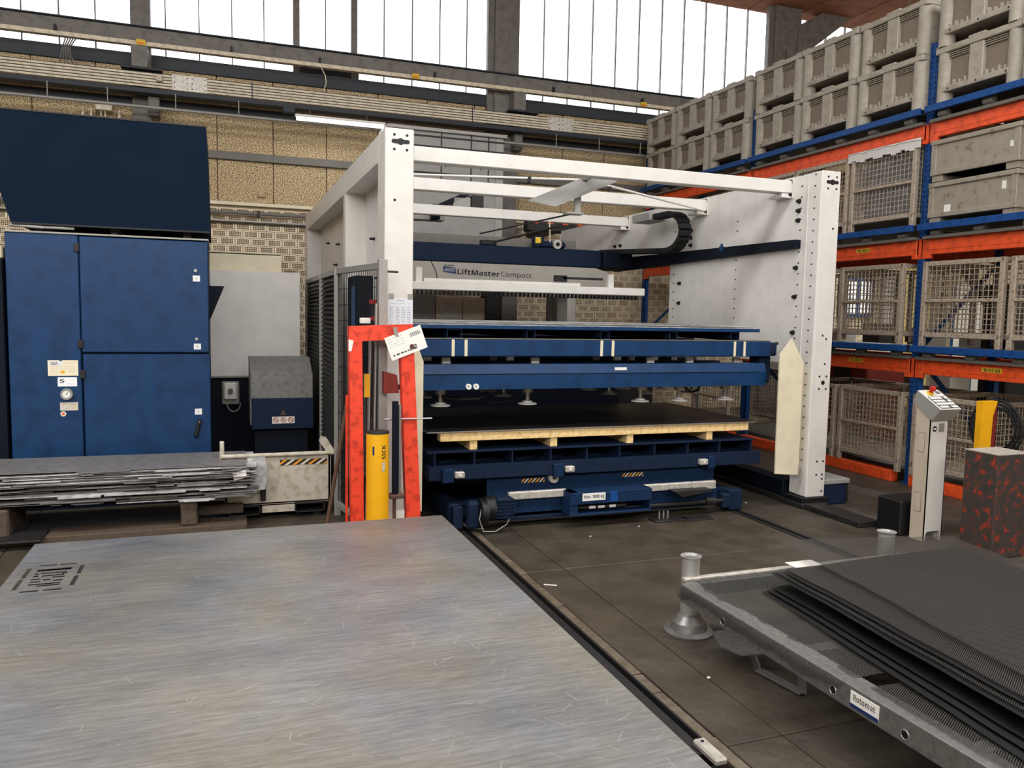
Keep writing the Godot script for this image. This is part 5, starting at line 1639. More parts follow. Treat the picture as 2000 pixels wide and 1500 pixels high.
# ---------------------------------------------------------------- large sheet in front
func build_front_sheet() -> void:
	var x0 := -0.873
	var x1 := 1.178
	var z0 := -4.347
	var z1 := -0.35
	# laser-cut slots (x0, x1, z0, z1)
	var slots := [[-0.822, -0.804, -3.937, -3.799], [-0.824, -0.806, -3.786, -3.646], [-0.612, -0.595, -3.935, -3.803], [-0.614, -0.596, -3.785, -3.649],
		[-0.782, -0.713, -3.975, -3.958], [-0.699, -0.631, -3.975, -3.958], [-0.787, -0.719, -3.625, -3.607], [-0.702, -0.635, -3.625, -3.607],
		[-0.777, -0.642, -3.912, -3.880], [-0.777, -0.762, -3.858, -3.838], [-0.777, -0.757, -3.826, -3.806],
		[-0.755, -0.655, -3.858, -3.840], [-0.668, -0.648, -3.839, -3.821], [-0.745, -0.660, -3.821, -3.804], [-0.700, -0.652, -3.796, -3.778], [-0.777, -0.740, -3.781, -3.763], [-0.730, -0.700, -3.765, -3.747],
		[-0.775, -0.735, -3.748, -3.730], [-0.690, -0.652, -3.750, -3.732], [-0.775, -0.655, -3.711, -3.693], [-0.740, -0.652, -3.688, -3.670]]
	var xs := [x0, x1]
	var zs := [z0, z1]
	for a in slots:
		for v in [a[0], a[1]]:
			if not xs.has(v):
				xs.append(v)
		for v in [a[2], a[3]]:
			if not zs.has(v):
				zs.append(v)
	xs.sort()
	zs.sort()
	var s := SurfaceTool.new()
	s.begin(Mesh.PRIMITIVE_TRIANGLES)
	s.set_smooth_group(-1)
	var yt := 0.5
	var yb := 0.498
	var vert := func(p: Vector3) -> void:
		s.set_uv(Vector2((p.x - x0) / 2.75, (p.z - z0) / 4.1))
		s.add_vertex(p)
	var qd := func(a: Vector3, b: Vector3, c: Vector3, d: Vector3, n: Vector3) -> void:
		var k := [a, b, c, a, c, d]
		if Plane(a, b, c).normal.dot(n) < 0.0:
			k = [a, c, b, a, d, c]
		for p in k:
			vert.call(p)
	var cut := func(i: int, j: int) -> bool:
		if i < 0 or j < 0 or i >= xs.size() - 1 or j >= zs.size() - 1:
			return true
		var mx: float = (xs[i] + xs[i + 1]) * 0.5
		var mz: float = (zs[j] + zs[j + 1]) * 0.5
		for a in slots:
			if mx > a[0] and mx < a[1] and mz > a[2] and mz < a[3]:
				return true
		return false
	for i in xs.size() - 1:
		for j in zs.size() - 1:
			if cut.call(i, j):
				continue
			var a := Vector3(xs[i], yt, zs[j])
			var b := Vector3(xs[i + 1], yt, zs[j])
			var c := Vector3(xs[i + 1], yt, zs[j + 1])
			var d := Vector3(xs[i], yt, zs[j + 1])
			var o := Vector3(0, yb - yt, 0)
			qd.call(a, b, c, d, Vector3.UP)
			qd.call(a + o, b + o, c + o, d + o, Vector3.DOWN)
			if cut.call(i - 1, j):
				qd.call(a, d, d + o, a + o, Vector3.LEFT)
			if cut.call(i + 1, j):
				qd.call(b, c, c + o, b + o, Vector3.RIGHT)
			if cut.call(i, j - 1):
				qd.call(a, b, b + o, a + o, Vector3.FORWARD)
			if cut.call(i, j + 1):
				qd.call(d, c, c + o, d + o, Vector3.BACK)
	s.generate_normals()
	s.generate_tangents()
	var m := MeshInstance3D.new()
	m.mesh = s.commit()
	place(self, "front_sheet", m, M.sheet)
	tag(m, "large brushed steel sheet with laser cut lettering in the foreground", "steel sheet")
	# scrap left on the sheet: small weld spatter lump
	s = st()
	lathe(s, Vector3(0.245, 0.5, -1.745), [Vector2(0.0, 0.008), Vector2(0.009, 0.006), Vector2(0.014, 0.0)], 8)
	tag(part(self, "slag_lump", s, M.black), "small black slag crumb lying on the large front sheet", "slag crumb")
	# trestle that carries it
	var t := thing("sheet_trestle", "dark steel trestle under the large front sheet", "trestle", Vector3(0.15, 0, -2.3))
	for x in [-0.6, 0.15, 0.9]:
		box(t, "bearer", M.dark_steel, x - 0.04, 0.41, -4.1, x + 0.04, 0.498, -0.5, 0.004)
	box(t, "slot_shade_sheet", M.black, -0.86, 0.412, -4.32, 1.10, 0.422, -0.45)  # black sheet added so the cut slots read as deep shade
	for z in [-3.9, -2.3, -0.7]:
		box(t, "cross_bar", M.dark_steel, -0.75, 0.33, z - 0.04, 1.05, 0.41, z + 0.04, 0.004)
		for x in [-0.65, 0.95]:
			box(t, "leg", M.dark_steel, x - 0.04, 0.0, z - 0.04, x + 0.04, 0.33, z + 0.04, 0.004)

# ---------------------------------------------------------------- stillage with expanded metal
func mesh_sheet(label: String, c: Array, sag: float, sd: int, m: Material, droop := 0.0) -> void:
	var n := FastNoiseLite.new()
	n.seed = sd
	n.frequency = 0.9
	var s := SurfaceTool.new()
	s.begin(Mesh.PRIMITIVE_TRIANGLES)
	s.set_smooth_group(1)
	var nu := 26
	var nv := 34
	var pts: Array = []
	for j in nv + 1:
		var row: Array = []
		for i in nu + 1:
			var u := float(i) / nu
			var v := float(j) / nv
			var p: Vector3 = (c[0] as Vector3).lerp(c[1], u).lerp((c[3] as Vector3).lerp(c[2], u), v)
			p.y += sag * n.get_noise_2d(p.x * 1.3, p.z * 1.3)
			if droop > 0.0 and u < 0.1:
				var k := (0.1 - u) / 0.1
				p.x = lerpf(2.215, 2.188, minf(k * 2.0, 1.0))
				p.y = 0.307 - droop * k * (0.75 + 0.5 * n.get_noise_1d(p.z * 4.0))
			row.append(p)
		pts.append(row)
	var lu: float = (c[1] as Vector3).distance_to(c[0]) / 0.0135
	var lv: float = (c[3] as Vector3).distance_to(c[0]) / 0.0085
	for j in nv:
		for i in nu:
			for q in [[0, 0], [1, 0], [1, 1], [0, 0], [1, 1], [0, 1]]:
				s.set_uv(Vector2(lu * (i + q[0]) / nu, lv * (j + q[1]) / nv))
				s.add_vertex(pts[j + q[1]][i + q[0]])
	s.generate_normals()
	var o := MeshInstance3D.new()
	o.mesh = s.commit()
	place(self, "expanded_metal_sheet", o, m)
	tag(o, label, "mesh sheet", "expanded metal sheets on the stillage")

func build_stillage() -> void:
	var t := thing("stillage", "galvanised stacking frame with pipe posts and bell feet", "stacking frame", Vector3(3.0, 0, -2.2))
	for p in [Vector3(2.31, 0, -3.5), Vector3(3.72, 0, -3.58), Vector3(2.31, 0, -0.9), Vector3(3.72, 0, -0.9)]:
		var s := st()
		lathe(s, p, [Vector2(0.046, 0.06), Vector2(0.047, 0.40), Vector2(0.056, 0.413), Vector2(0.050, 0.413), Vector2(0.042, 0.40), Vector2(0.042, 0.10)], 28)
		var post := part(t, "pipe_post", s, M.galv_light)
		s = st()
		lathe(s, p, [Vector2(0.048, 0.105), Vector2(0.062, 0.095), Vector2(0.088, 0.060), Vector2(0.098, 0.022), Vector2(0.130, 0.010), Vector2(0.128, 0.0), Vector2(0.09, 0.0)], 32)
		part(post, "bell_foot", s, M.galv)
	var s := st()
	bx(s, Vector3(2.20, 0.205, -3.42), Vector3(2.235, 0.30, -0.85), 0.004)
	bx(s, Vector3(2.234, 0.291, -3.42), Vector3(2.29, 0.299, -0.85), 0.0)
	var rail := part(t, "side_rail", s, M.galv)
	for z in [-3.05, -2.329, -1.985, -1.4]:
		s = st()
		for i in 16:
			var a := TAU * i / 16
			var b := TAU * (i + 1) / 16
			cyl(s, Vector3(2.199, 0.24 + 0.017 * cos(a), z + 0.017 * sin(a)), Vector3(2.199, 0.24 + 0.017 * cos(b), z + 0.017 * sin(b)), 0.003, 0.003, 6)
		var rim := part(rail, "hole_rim", s, M.zinc)
		s = st()
		cyl(s, Vector3(2.21, 0.24, z), Vector3(2.1985, 0.24, z), 0.016, 0.016, 16)
		part(rail, "hole", s, M.black)
	var pl := box(rail, "maker_plate", M.label_white, 2.197, 0.222, -2.238, 2.2, 0.284, -2.10, 0.001)
	box(rail, "plate_foot", M.ink_blue, 2.1965, 0.222, -2.238, 2.1972, 0.236, -2.10)
	text(rail, "plate_letters", "Rotomat", M.warm_grey, Vector3(2.197, 0.262, -2.170), 0.105, 0.024, Vector3.BACK, Vector3.UP, true)
	box(t, "side_rail", M.galv, 3.78, 0.205, -3.5, 3.815, 0.30, -0.85, 0.004)
	for z in [-3.46, -2.6, -1.8, -0.9]:
		box(t, "cross_rail", M.galv, 2.235, 0.225, z, 3.78, 0.298, z + 0.06, 0.004)
	box(t, "lit_edge_strip", M.silver, 2.24, 0.298, -3.475, 3.78, 0.312, -3.44, 0.003)  # pale strip painting in the light on the far rail's top edge
	# bent foot bracket by the rail
	s = st()
	prism(s, PackedVector2Array([Vector2(2.29, -3.26), Vector2(2.23, -3.10), Vector2(2.27, -2.98), Vector2(2.46, -2.95), Vector2(2.46, -3.26)]), "y", 0.088, 0.096)
	part(t, "foot_plate", s, M.galv)
	s = st()
	bar(s, Vector3(2.36, 0.012, -2.98), Vector3(2.40, 0.012, -2.72), 0.05, 0.01)
	bar(s, Vector3(2.40, 0.012, -2.72), Vector3(2.40, 0.14, -2.74), 0.05, 0.01)
	bar(s, Vector3(2.34, 0.088, -3.0), Vector3(2.36, 0.012, -2.98), 0.05, 0.01)
	part(t, "stirrup", s, M.galv)
	# the sheets, bottom to top
	var e: Material = M.expanded
	mesh_sheet("lowest expanded metal sheet drooping over the galvanised side rail", [Vector3(2.17, 0.306, -3.43), Vector3(3.75, 0.306, -3.43), Vector3(3.75, 0.306, -2.1), Vector3(2.17, 0.306, -2.30)], 0.003, 3, e, 0.085)
	mesh_sheet("lowest expanded metal sheet nearest the viewer along the side rail", [Vector3(2.25, 0.306, -2.20), Vector3(3.75, 0.306, -2.1), Vector3(3.75, 0.306, -0.7), Vector3(2.22, 0.306, -0.7)], 0.006, 4, e)
	var nm := ["second", "third", "fourth", "fifth", "sixth", "seventh", "eighth"]
	for i in 3:
		var y := 0.316 + i * 0.009
		mesh_sheet("%s expanded metal sheet from the bottom of the stack" % nm[i], [Vector3(2.50 + 0.03 * i, y, -3.16), Vector3(3.9, y, -3.2), Vector3(3.75, y, -0.7), Vector3(2.20 + 0.05 * i, y, -0.7)], 0.008, 10, M.expanded_shade)  # black colour imitates the deep shadow below the overhanging sheets
	tag(box(self, "spacer_board", M.old_wood, 2.95, 0.345, -3.1, 3.05, 0.372, -0.8), "board keeping the upper mesh sheets apart from the lower", "board")
	for i in 4:
		var y := 0.380 + i * 0.010
		mesh_sheet("%s expanded metal sheet from the bottom of the stack" % nm[i + 3], [Vector3(2.60 + 0.02 * i, y, -3.22 + 0.02 * i), Vector3(3.9, y, -3.25), Vector3(3.75, y, -0.7), Vector3(2.34 + 0.03 * i, y, -0.7)], 0.012, 20, M.expanded if i % 2 else M.expanded_shade)
	mesh_sheet("topmost expanded metal sheet turned askew on the stack", [Vector3(2.91, 0.43, -3.58), Vector3(3.98, 0.428, -3.36), Vector3(3.45, 0.428, -0.7), Vector3(2.46, 0.428, -0.7)], 0.010, 20, e)
	tag(box(self, "paper_scrap", M.label_white, 2.80, 0.372, -3.36, 2.97, 0.374, -3.27), "small white strip poking out under the topmost mesh sheet", "paper strip")

# ---------------------------------------------------------------- operator pedestal and its neighbours
func build_pedestal_area() -> void:
	var t := thing("control_pedestal", "white control pedestal with slanted keypad and red emergency stop", "control pedestal", Vector3(5.07, 0, -4.5))
	var s := st()
	prism(s, PackedVector2Array([Vector2(-4.58, 0.0), Vector2(-4.58, 1.09), Vector2(-4.54, 1.09), Vector2(-4.45, 1.0), Vector2(-4.45, 0.0)]), "x", 4.985, 4.992)
	part(t, "side_plate", s, M.beige)  # beige puts the shade on this white pedestal's left side into the colour
	s = st()
	prism(s, PackedVector2Array([Vector2(-4.58, 0.0), Vector2(-4.58, 1.09), Vector2(-4.54, 1.09), Vector2(-4.45, 1.0), Vector2(-4.45, 0.0)]), "x", 5.158, 5.165)
	part(t, "side_plate", s, M.white)
	s = st()
	prism(s, PackedVector2Array([Vector2(4.985, 0.0), Vector2(4.985, 0.945), Vector2(5.165, 0.945), Vector2(5.165, 0.0), Vector2(5.15, 0.0), Vector2(5.15, 0.055), Vector2(5.135, 0.075), Vector2(5.02, 0.075), Vector2(5.005, 0.055), Vector2(5.005, 0.0)]), "z", -4.457, -4.45)
	var fp := part(t, "front_plate", s, M.white)
	box(t, "inner_tube", M.galv, 5.03, 0.0, -4.54, 5.12, 0.12, -4.48, 0.004)
	for y in [0.22, 0.68]:
		box(t, "recess", M.warm_grey, 4.9835, y, -4.555, 4.985, y + 0.15, -4.49)
		box(t, "recess_lid", M.beige, 4.983, y + 0.004, -4.552, 4.9845, y + 0.146, -4.493)
	s = st()
	cyl(s, Vector3(5.03, 0.865, -4.45), Vector3(5.03, 0.865, -4.448), 0.022, 0.022, 20)
	var sg := part(fp, "no_entry_sign", s, M.dark_steel)
	box(sg, "white_bar", M.label_white, 5.016, 0.859, -4.448, 5.044, 0.871, -4.447)
	box(fp, "faded_sticker", M.fence_post, 5.07, 0.84, -4.45, 5.125, 0.905, -4.449)
	# head
	s = st()
	var P := [Vector3(4.965, 1.145, -4.57), Vector3(5.175, 1.145, -4.57), Vector3(5.185, 1.02, -4.36), Vector3(4.975, 1.02, -4.36), Vector3(4.975, 0.93, -4.43), Vector3(5.175, 0.93, -4.43), Vector3(4.965, 1.06, -4.60), Vector3(5.175, 1.06, -4.60)]
	quadn(s, P[0], P[1], P[2], P[3], Vector3(0, 1, 0.5))
	quadn(s, P[3], P[2], P[5], P[4], Vector3(0, -0.4, 1))
	quadn(s, P[0], P[3], P[4], P[6], Vector3.LEFT)
	quadn(s, P[1], P[2], P[5], P[7], Vector3.RIGHT)
	quadn(s, P[0], P[1], P[7], P[6], Vector3.FORWARD)
	quadn(s, P[4], P[5], P[7], P[6], Vector3(0, -1, -0.5))
	var hd := part(t, "head", s, M.grey_paint)
	var ez: Vector3 = (P[3] - P[0]).normalized()
	var ex := Vector3.RIGHT
	var en := ez.cross(ex)
	var fr := Transform3D(Basis(ex, en, ez), P[0] + Vector3(0.005, 0, 0))
	s = st()
	bx(s, Vector3(0.0, 0.0, 0.0), Vector3(0.20, 0.003, 0.243), 0.0, fr)
	var tp := part(t, "panel_plate", s, M.white)
	s = st()
	bx(s, Vector3(0.015, 0.003, 0.085), Vector3(0.19, 0.0045, 0.232), 0.0, fr)
	part(tp, "key_field", s, M.ink)
	for j in 4:
		for i in 6:
			s = st()
			bx(s, Vector3(0.021 + i * 0.0285, 0.0045, 0.092 + j * 0.036), Vector3(0.044 + i * 0.0285, 0.008, 0.118 + j * 0.036), 0.002, fr)
			part(tp, "key", s, M.warm_grey if (i == 4 and j < 2) or (i == 3 and j == 3) else M.label_white)
	s = st()
	bx(s, Vector3(0.14, 0.003, 0.02), Vector3(0.18, 0.006, 0.05), 0.002, fr)
	part(tp, "key_switch", s, M.warm_grey)
	s = st()
	cyl(s, fr * Vector3(0.07, 0.003, 0.05), fr * Vector3(0.07, 0.02, 0.05), 0.025, 0.025, 16)
	var eb := part(tp, "stop_base", s, M.label_yellow)
	s = st()
	cyl(s, fr * Vector3(0.07, 0.02, 0.05), fr * Vector3(0.07, 0.045, 0.05), 0.014, 0.014, 14)
	cyl(s, fr * Vector3(0.07, 0.045, 0.05), fr * Vector3(0.07, 0.065, 0.05), 0.024, 0.020, 18)
	part(eb, "stop_button", s, M.red)
	# black box beside it
	tag(box(self, "black_box", M.black, 4.93, 0.0, -4.86, 5.25, 0.275, -4.62, 0.01), "low black box standing behind the white control pedestal", "box")
	# grey crate behind the right post
	t = thing("grey_crate", "small blue grey plastic crate behind the right portal post", "crate", Vector3(5.2, 0, -5.75))
	box(t, "body", M.blue_dirty, 5.06, 0.0, -6.0, 5.34, 0.19, -5.62, 0.01)
	box(t, "rim", M.grey_paint, 5.05, 0.19, -6.01, 5.36, 0.235, -5.61, 0.006)
	box(t, "corner_rib", M.dark_steel, 5.325, 0.02, -5.63, 5.345, 0.19, -5.61)
	# rusty post with yellow sensor behind
	t = thing("rusty_post", "rusty steel post with worn red paint at the right edge", "post", Vector3(5.2, 0, -4.05))
	box(t, "post", M.rust_post, 5.075, 0.0, -4.22, 5.40, 0.745, -3.95, 0.008)
	box(t, "cap_edge", M.silver, 5.075, 0.745, -4.22, 5.40, 0.752, -3.95)
	t = thing("yellow_guard", "yellow and red angled guard behind the rusty post", "guard", Vector3(5.3, 0, -4.4))
	s = st()
	prism(s, PackedVector2Array([Vector2(5.44, 0.0), Vector2(5.44, 1.07), Vector2(5.60, 1.07), Vector2(5.56, 0.95), Vector2(5.54, 0.0)]), "z", -4.45, -4.40)
	part(t, "yellow_face", s, M.yellow)
	s = st()
	prism(s, PackedVector2Array([Vector2(5.54, 0.0), Vector2(5.55, 0.95), Vector2(5.61, 1.06), Vector2(5.62, 0.0)]), "z", -4.47, -4.41)
	part(t, "red_face", s, M.dark_red)
	t = thing("cable_reel", "dark coiled hose hanging behind the yellow guard", "hose", Vector3(5.9, 0.6, -4.7))
	for k in 3:
		s = st()
		for i in 24:
			var a := TAU * i / 24
			var b := TAU * (i + 1) / 24
			var rr := 0.17 + 0.03 * k
			cyl(s, Vector3(5.85, 0.82 + rr * sin(a), -4.6 + rr * cos(a)), Vector3(5.85, 0.82 + rr * sin(b), -4.6 + rr * cos(b)), 0.012, 0.012, 6)
		part(t, "coil", s, M.rubber)
	# litter on the floor
	var at := [Vector3(1.886, 0, -4.383), Vector3(1.852, 0, -5.735), Vector3(2.6, 0, -5.3), Vector3(3.0, 0, -4.6), Vector3(2.1, 0, -3.0), Vector3(3.1, 0, -5.45), Vector3(4.45, 0, -5.9), Vector3(5.55, 0, -4.35)]
	var what := ["thin white splinter on the floor near the left cart rail", "thin pale splinter on the floor in front of the cart motor", "small white crumb on the floor left of the cart's middle", "small white crumb in the middle of the empty lane", "small white crumb beside the pipe post's foot", "small white crumb close to the cart's kick plates", "small white crumb between cart and right portal post", "small white paper scrap right of the control pedestal"]
	for i in at.size():
		var l := 0.08 if i < 2 else (0.05 if i == 7 else 0.016)
		s = st()
		bx(s, Vector3(-l / 2, 0, -0.006), Vector3(l / 2, 0.003, 0.006 if i < 7 else 0.03), 0.0, Transform3D(Basis(Vector3.UP, 0.3 * i - 0.5), at[i]))
		tag(part(self, "litter", s, M.label_white), what[i], "litter", "bits of litter on the floor")

# ---------------------------------------------------------------- pallet rack
func plastic_box_model() -> Node3D:
	var t := model("pallet_box", "", "pallet box", "grey plastic pallet boxes on the top rack shelf")
	var hw := 0.44
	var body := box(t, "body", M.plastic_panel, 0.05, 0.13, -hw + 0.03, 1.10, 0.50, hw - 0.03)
	var s := st()
	bx(s, Vector3(0, 0.475, -hw), Vector3(0.06, 0.535, hw), 0.008)
	bx(s, Vector3(1.09, 0.475, -hw), Vector3(1.15, 0.535, hw), 0.008)
	bx(s, Vector3(0.03, 0.475, -hw), Vector3(1.12, 0.535, -hw + 0.06), 0.008)
	bx(s, Vector3(0.03, 0.475, hw - 0.06), Vector3(1.12, 0.535, hw), 0.008)
	bx(s, Vector3(0.004, 0.53, -0.09), Vector3(0.05, 0.556, 0.09), 0.006)
	bx(s, Vector3(0.004, 0.53, -hw), Vector3(0.06, 0.55, -hw + 0.10), 0.006)
	bx(s, Vector3(0.004, 0.53, hw - 0.10), Vector3(0.06, 0.55, hw), 0.006)
	part(t, "rim", s, M.plastic_box)
	for sz in [-1, 1]:
		s = st()
		cyl(s, Vector3(0.075, 0.0, sz * (hw - 0.075)), Vector3(0.075, 0.48, sz * (hw - 0.075)), 0.073, 0.073, 16)
		bx(s, Vector3(0.05, 0.0, sz * (hw - 0.03)), Vector3(0.16, 0.48, sz * (hw - 0.004)), 0.004)
		part(t, "corner_post", s, M.plastic_box)
		s = st()
		bx(s, Vector3(0.98, 0.0, sz * (hw - 0.14)), Vector3(1.14, 0.48, sz * hw), 0.02)
		part(t, "corner_post", s, M.plastic_box)
		# recessed field: top louvres and foot teeth
		for k in 3:
			box(t, "louvre", M.plastic_box, 0.02 + 0.004 * k, 0.455 - k * 0.018, sz * 0.075, 0.06, 0.462 - k * 0.018, sz * (hw - 0.14), 0.001)
		for k in 4:
			box(t, "tooth", M.plastic_box, 0.018, 0.15, sz * (0.10 + 0.062 * k), 0.06, 0.205 - 0.012 * (k % 2), sz * (0.12 + 0.062 * k), 0.003)
	s = st()
	bx(s, Vector3(0.012, 0.12, -0.075), Vector3(0.06, 0.48, 0.075), 0.008)
	part(t, "middle_rib", s, M.plastic_box)
	s = st()
	bx(s, Vector3(0.006, 0.105, -hw + 0.08), Vector3(0.07, 0.158, hw - 0.08), 0.006)
	bx(s, Vector3(0.05, 0.11, -hw), Vector3(1.1, 0.14, hw), 0.004)
	part(t, "bottom_rail", s, M.plastic_box)
	for z in [-0.3, 0.0, 0.3]:
		rod(t, "drain_hole", M.black, Vector3(0.005, 0.13, z + 0.02), Vector3(0.004, 0.13, z + 0.02), 0.010, 8)
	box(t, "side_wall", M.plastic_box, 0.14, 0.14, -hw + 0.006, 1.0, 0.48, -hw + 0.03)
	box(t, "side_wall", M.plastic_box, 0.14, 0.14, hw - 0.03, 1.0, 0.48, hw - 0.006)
	return t

func cage_model(hgt: float, wid: float) -> Node3D:
	var t := model("mesh_cage", "", "mesh cage", "steel mesh cages in the rack")
	var hw := wid / 2
	var dp := 1.05
	for x in [0.0, dp]:
		for z in [-hw, hw]:
			box(t, "post", M.cage, x, 0.0, z - signf(z) * 0.05, x + (0.05 if x == 0.0 else -0.05), hgt, z, 0.004)
	var s := st()
	for y in [0.09, hgt - 0.045]:
		s = st()
		bx(s, Vector3(0.005, y, -hw), Vector3(0.04, y + 0.045, hw), 0.003)
		bx(s, Vector3(dp - 0.04, y, -hw), Vector3(dp - 0.005, y + 0.045, hw), 0.003)
		bx(s, Vector3(0, y, -hw + 0.005), Vector3(dp, y + 0.045, -hw + 0.04), 0.003)
		bx(s, Vector3(0, y, hw - 0.04), Vector3(dp, y + 0.045, hw - 0.005), 0.003)
		part(t, "frame", s, M.cage)
	box(t, "base", M.cage, 0.02, 0.085, -hw + 0.02, dp - 0.02, 0.10, hw - 0.02)
	box(t, "gate_bar", M.cage, -0.004, hgt * 0.52, -hw + 0.05, 0.02, hgt * 0.52 + 0.03, hw - 0.05, 0.003)
	for z in [[-hw, "near"], [hw, "far"]]:
		s = st()
		mesh_panel(s, Vector3(0.04, 0, z[0] * 0.98), Vector3(dp - 0.04, 0, z[0] * 0.98), 0.12, hgt - 0.04, 0.05, 0.05, 0.0028)
		part(t, "side_mesh", s, M.cage)
	for x in [0.015, dp - 0.015]:
		s = st()
		mesh_panel(s, Vector3(x, 0, -hw + 0.05), Vector3(x, 0, hw - 0.05), 0.12, hgt - 0.04, 0.05, 0.05, 0.0028)
		part(t, "front_mesh" if x < 0.1 else "back_mesh", s, M.cage)
	return t

func build_rack() -> void:
	var xf := 6.6
	var t := thing("pallet_rack", "tall pallet rack with blue uprights and orange beams", "pallet rack", Vector3(7.15, 0, -7.5))
	var zs := [-11.72, -8.91, -6.12, -3.32]
	for z in zs:
		for x in [xf, xf + 1.05]:
			var s := st()
			bx(s, Vector3(x, 0.02, z - 0.05), Vector3(x + 0.012, 4.40, z + 0.05))
			bx(s, Vector3(x, 0.02, z - 0.05), Vector3(x + 0.07, 4.40, z - 0.04))
			bx(s, Vector3(x, 0.02, z + 0.04), Vector3(x + 0.07, 4.40, z + 0.05))
			var u := part(t, "upright", s, M.rack_blue)
			box(u, "foot", M.rack_blue, x - 0.02, 0.0, z - 0.07, x + 0.1, 0.02, z + 0.07)
			if x == xf:
				var hs := st()
				for i in 84:
					for dz in [-0.025, 0.025]:
						bx(hs, Vector3(x - 0.0015, 0.1 + i * 0.05, z + dz - 0.006), Vector3(x, 0.12 + i * 0.05, z + dz + 0.006))
				var hp := part(u, "punched_slots", hs, M.navy)
				hp.set_meta("kind", "stuff")
		for k in 4:
			var s := st()
			var y0 := 0.4 + k * 1.0
			bar(s, Vector3(xf + 0.05, y0 if k % 2 else y0 + 0.9, z), Vector3(xf + 1.06, y0 + 0.9 if k % 2 else y0, z), 0.03, 0.04)
			part(t, "frame_brace", s, M.rack_blue)
	var tiers := [3.47, 2.335, 1.145]
	var tops := [3.61, 2.485, 1.292]
	var shelf := [3.735, 2.60, 1.40]
	for b in 3:
		var z0: float = zs[b] + 0.05
		var z1: float = zs[b + 1] - 0.05
		for k in 3:
			for x in [xf, xf + 1.07]:
				var s := st()
				bx(s, Vector3(x - 0.02, tiers[k], z0), Vector3(x + 0.04, tops[k], z1), 0.004)
				if x == xf:
					bx(s, Vector3(x - 0.024, tiers[k] + 0.045, z0), Vector3(x - 0.019, tiers[k] + 0.05, z1))
				var bm := part(t, "beam", s, M.orange)
				for ze in [z0, z1]:
					if x == xf:
						box(bm, "hook_plate", M.orange, x - 0.006, tiers[k] - 0.04, ze - (0.055 if ze == z0 else -0.005), x - 0.001, tops[k] + 0.01, ze - (-0.0 if ze == z0 else -0.055))
					box(bm, "connector", M.orange, x - 0.024, tiers[k] - 0.04, ze - (0.0 if ze == z0 else 0.06), x + 0.02, tops[k] + 0.01, ze + (0.06 if ze == z0 else 0.0), 0.003)
			# drawer deck with blue front edge on rollers
			var dk := box(t, "deck_edge", M.rack_blue, xf - 0.13, shelf[k] - 0.035, z0 - 0.02, xf - 0.09, shelf[k] + 0.03, z1 + 0.02, 0.004)
			box(t, "deck", M.dark_steel, xf - 0.09, shelf[k] - 0.02, z0 + 0.02, xf + 1.1, shelf[k], z1 - 0.02)
			for q in 6:
				var zz := lerpf(z0 + 0.15, z1 - 0.15, q / 5.0)
				rod(dk, "roller", M.warm_grey, Vector3(xf - 0.05, shelf[k] - 0.06, zz - 0.05), Vector3(xf - 0.05, shelf[k] - 0.06, zz + 0.05), 0.035, 10)
			box(t, "runner", M.warm_grey, xf - 0.07, tops[k], z0, xf + 0.02, tops[k] + 0.03, z1)
		box(t, "floor_beam", M.orange, xf - 0.06, 0.0, z0 - (0.0 if b else 0.05), xf + 0.04, 0.115, z1 - 0.12, 0.006)
	# shelf labels
	var lab := [[1, 1, -6.88, "10-04-1"], [2, 1, -6.90, "10-03-1"], [2, 2, -5.25, "10-02-04"], [1, 0, -9.6, "10-05-1"]]
	for a in lab:
		var y: float = (tiers[a[0]] + tops[a[0]]) / 2 + 0.02
		var p := box(t, "shelf_label", M.label_yellow, xf - 0.0255, y - 0.022, a[2] - 0.10, xf - 0.0235, y + 0.022, a[2] + 0.10)
		text(p, "label_number", a[3], M.ink, Vector3(xf - 0.026, y, a[2]), 0.17, 0.032, Vector3.BACK, Vector3.UP, true)

	# plastic pallet boxes, two high, from the back wall towards the viewer
	var pb := plastic_box_model()
	var cz := [-11.21, -10.31, -9.41, -8.41, -7.515, -6.62, -5.61, -4.71, -3.81]
	var ord := ["nearest the back wall", "second from the back wall", "third from the back wall", "fourth from the back wall", "fifth from the back wall", "sixth from the back wall", "just right of the blue upright", "at the right edge of the photo", "beyond the right edge"]
	var first := true
	for i in 8:
		for k in 2:
			var lb := "%s grey plastic pallet box on the top shelf, %s" % ["lower" if k == 0 else "upper", ord[i]]
			var at := Vector3(xf - 0.09 + (0.02 if (i + k) % 3 == 0 else 0.0), 3.765 + k * 0.537, cz[i])
			if first:
				pb.position = at
				pb.set_meta("label", lb)
				first = false
			else:
				copy(pb, at, lb)
	# mesh cages on the other tiers
	var cg := cage_model(0.83, 0.88)
	var spots := [[Vector3(xf - 0.07, 2.63, -7.56), "mesh cage on the middle shelf left of the film-wrapped one"], [Vector3(xf - 0.07, 2.63, -8.41), "mesh cage on the middle shelf behind the portal panel"],
		[Vector3(xf - 0.07, 1.43, -7.75), "empty mesh cage on the lower shelf behind the right portal post"], [Vector3(xf - 0.07, 1.43, -6.72), "empty mesh cage on the lower shelf just left of the blue upright"], [Vector3(xf - 0.07, 1.43, -5.60), "mesh cage on the lower shelf just right of the blue upright"], [Vector3(xf - 0.07, 1.43, -4.66), "mesh cage on the lower shelf at the right edge of the photo"],
		[Vector3(xf - 0.07, 0.115, -7.58), "mesh cage on the floor tier seen under the suction frame"], [Vector3(xf - 0.07, 0.115, -6.64), "mesh cage on the floor tier left of the control pedestal"], [Vector3(xf - 0.07, 0.115, -5.62), "mesh cage on the floor tier right of the control pedestal"], [Vector3(xf - 0.07, 0.115, -9.6), "mesh cage on the floor tier behind the guard plate"], [Vector3(xf - 0.07, 1.43, -9.6), "mesh cage on the lower shelf farthest towards the wall"]]
	first = true
